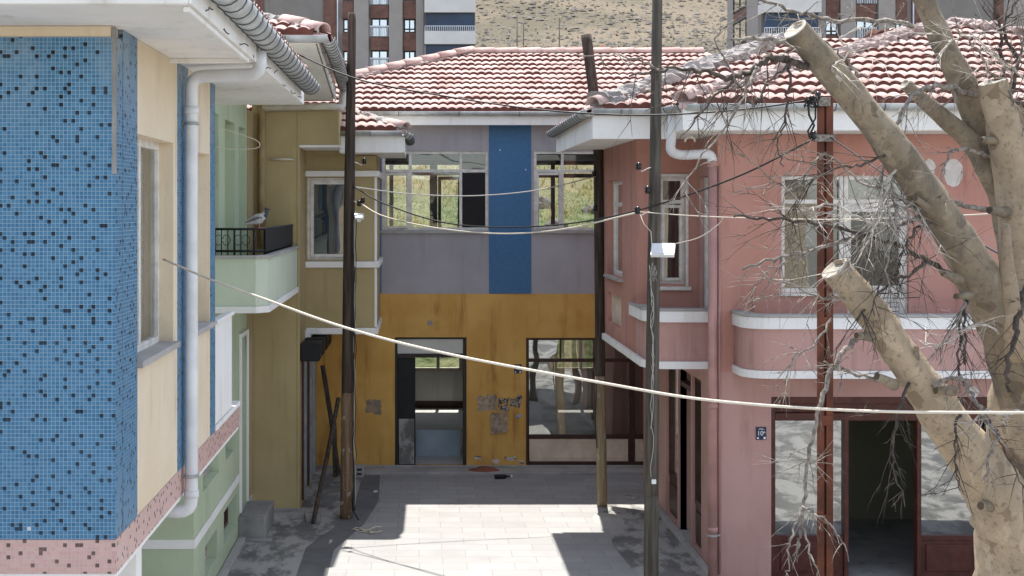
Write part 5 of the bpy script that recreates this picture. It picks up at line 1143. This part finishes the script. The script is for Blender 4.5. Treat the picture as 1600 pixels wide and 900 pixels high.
# dry scrub tufts on the hill
b = MB()
for k in range(4200):
    y = 118 + 220 * rg.random() ** 1.3; x = rg.uniform(-.02, .30) * y; s = .08 + .26 * rg.random() ** 3
    c = Vector((x, y, gz(x, y)))
    for i in range(4):
        d = Vector((rg.uniform(-1, 1), rg.uniform(-1, 1), rg.uniform(.3, .9))) * s; e = Vector((rg.uniform(-1, 1), rg.uniform(-1, 1), 0)) * s * .5; b.add([c - e, c + e, c + d], [(0,1,2)])
b.build('hill_scrub', simple('dry_scrub', (.085,.08,.045), .9, 0, .4, 1), kind='stuff', merge=False, recalc=False)
# meadow behind the far house
for nm, mt, cnt, hh in (('meadow_grass', 'grass', 12000, .14), ('yellow_weeds', 'straw', 1600, .3)):
    b = MB()
    for k in range(cnt):
        y = (31.5 if nm == 'meadow_grass' else 33.5) + 36 * rg.random() ** 1.6; x = rg.uniform(-.06, .22) * y
        if nm == 'yellow_weeds' and noise.noise(Vector((x * .4, y * .25, 3))) < -.05: continue
        if nm == 'meadow_grass' and noise.noise(Vector((x * .3, y * .3, 9))) < -.25: continue
        c = Vector((x, y, gz(x, y) - .02)); h = hh * rg.uniform(.4, 1.1); l = Vector((rg.uniform(-.15, .15), rg.uniform(-.15, .15), h)); wv = Vector((rg.uniform(-1, 1), rg.uniform(-1, 1), 0)).normalized() * (.02 if nm == 'meadow_grass' else .035)
        b.add([c - wv, c + wv, c + l], [(0,1,2)])
        if nm == 'yellow_weeds':
            for i in range(3): p = c + l * rg.uniform(.5, 1); q = Vector((rg.uniform(-.1, .1), rg.uniform(-.1, .1), rg.uniform(.02, .12))); b.add([p, p + q, p + q * .6 + wv], [(0,1,2)])
    b.build(nm, M[mt], kind='stuff', merge=False, recalc=False)
for i in range(5):
    x, y = ((4.4, 33), (3.7, 34.5), (5.1, 37), (4.9, 32), (3.5, 38))[i]; b = MB(); c = Vector((x, y, gz(x, y))); vs = []; n = 10
    for j in range(6):
        ph = math.pi * j / 5
        for k in range(n):
            a = 2*math.pi*k/n; q = Vector((math.sin(ph)*math.cos(a), math.sin(ph)*math.sin(a), math.cos(ph)*.6)); vs.append(c + q * (.28 + .06 * i) * (1 + .4 * noise.noise(q * 2 + Vector((i, 0, 0)))))
    b.add(vs, [(j*n+k, j*n+(k+1) % n, (j+1)*n+(k+1) % n, (j+1)*n+k) for j in range(5) for k in range(n)])
    tag(b.build('boulder', M['rock']), 'pale boulder on the grassy slope seen through the right upper window', 'rock', 'boulders on the slope')
heap('soil_heap', 'heap of red soil on the hill foot above the tiled ridge', 'soil', P(945, 0, 95).x, 97, 1.9, 2, .9, lambda x, y: CAMZ + (325 - 78) * 95 / F - .3, 'redsoil', 5)
heap('gravel_heap', 'low heap of grey gravel left of the red soil above the ridge', 'gravel', P(885, 0, 95).x, 98, 2.3, 2.5, 1.2, lambda x, y: CAMZ + (325 - 83) * 95 / F - .3, 'gravel', 6)
heap('bank', 'earth bank carrying the heaps of soil and gravel behind the tiled ridge', 'bank', P(915, 0, 97).x, 99, 11, 7, .2, lambda x, y: max(gz(x, y) - 1, CAMZ + (325 - 84) * 95 / F - .3 - .09 * max(0, ((x - 12.6)/11)**2 * 20)), 'rock', 7) if 0 else None
for i, (px, p0) in enumerate(((808, 24), (818, 36), (874, 28))):
    b = MB(); a, c = P(px, 100, 70), P(px, p0, 70); a.z = gz(a.x, 70) - .2; b.tube([a, c], .035, 6); tag(b.build('thin_post', M['pole_grey'], merge=False), ('tallest thin post against the hill, leftmost of three', 'short thin post against the hill, middle of three', 'thin post against the hill just left of the leaning pole')[i], 'post', 'thin posts on the hill')
# ------------------------------------------------------------------ the other side of the street, behind the viewer (mirrored in the shop glass)
oh = thing('opposite_house', 'pale house across the street behind the viewer, seen only in the shop glass', 'house', (2, -15, 0))
hl = [(-9 + i * 3.2, -7.6 + i * 3.2, 3.6, 5.0) for i in range(7)] + [(-9 + i * 3.2, -7.2 + i * 3.2, .1, 2.3) for i in range(7)]
b = MB(); b.wall('x', -15.2, .25, -11, 14, 0, 6, hl); b.build('wall', M['cream'], oh)
part('rear_wall', oh, 'inner_dark', [(-11, 14, -19, -18.8, 0, 6)], 0); part('roof', oh, 'tiles', [(-11.5, 14.5, -19.2, -14.5, 6.0, 6.2)], 0)
for a, c, d, e in hl: window(oh, 'x', -15.1, a, c, d, e, [(a + c)/2], [], .07, .07, 'brown', 'glass_dark')
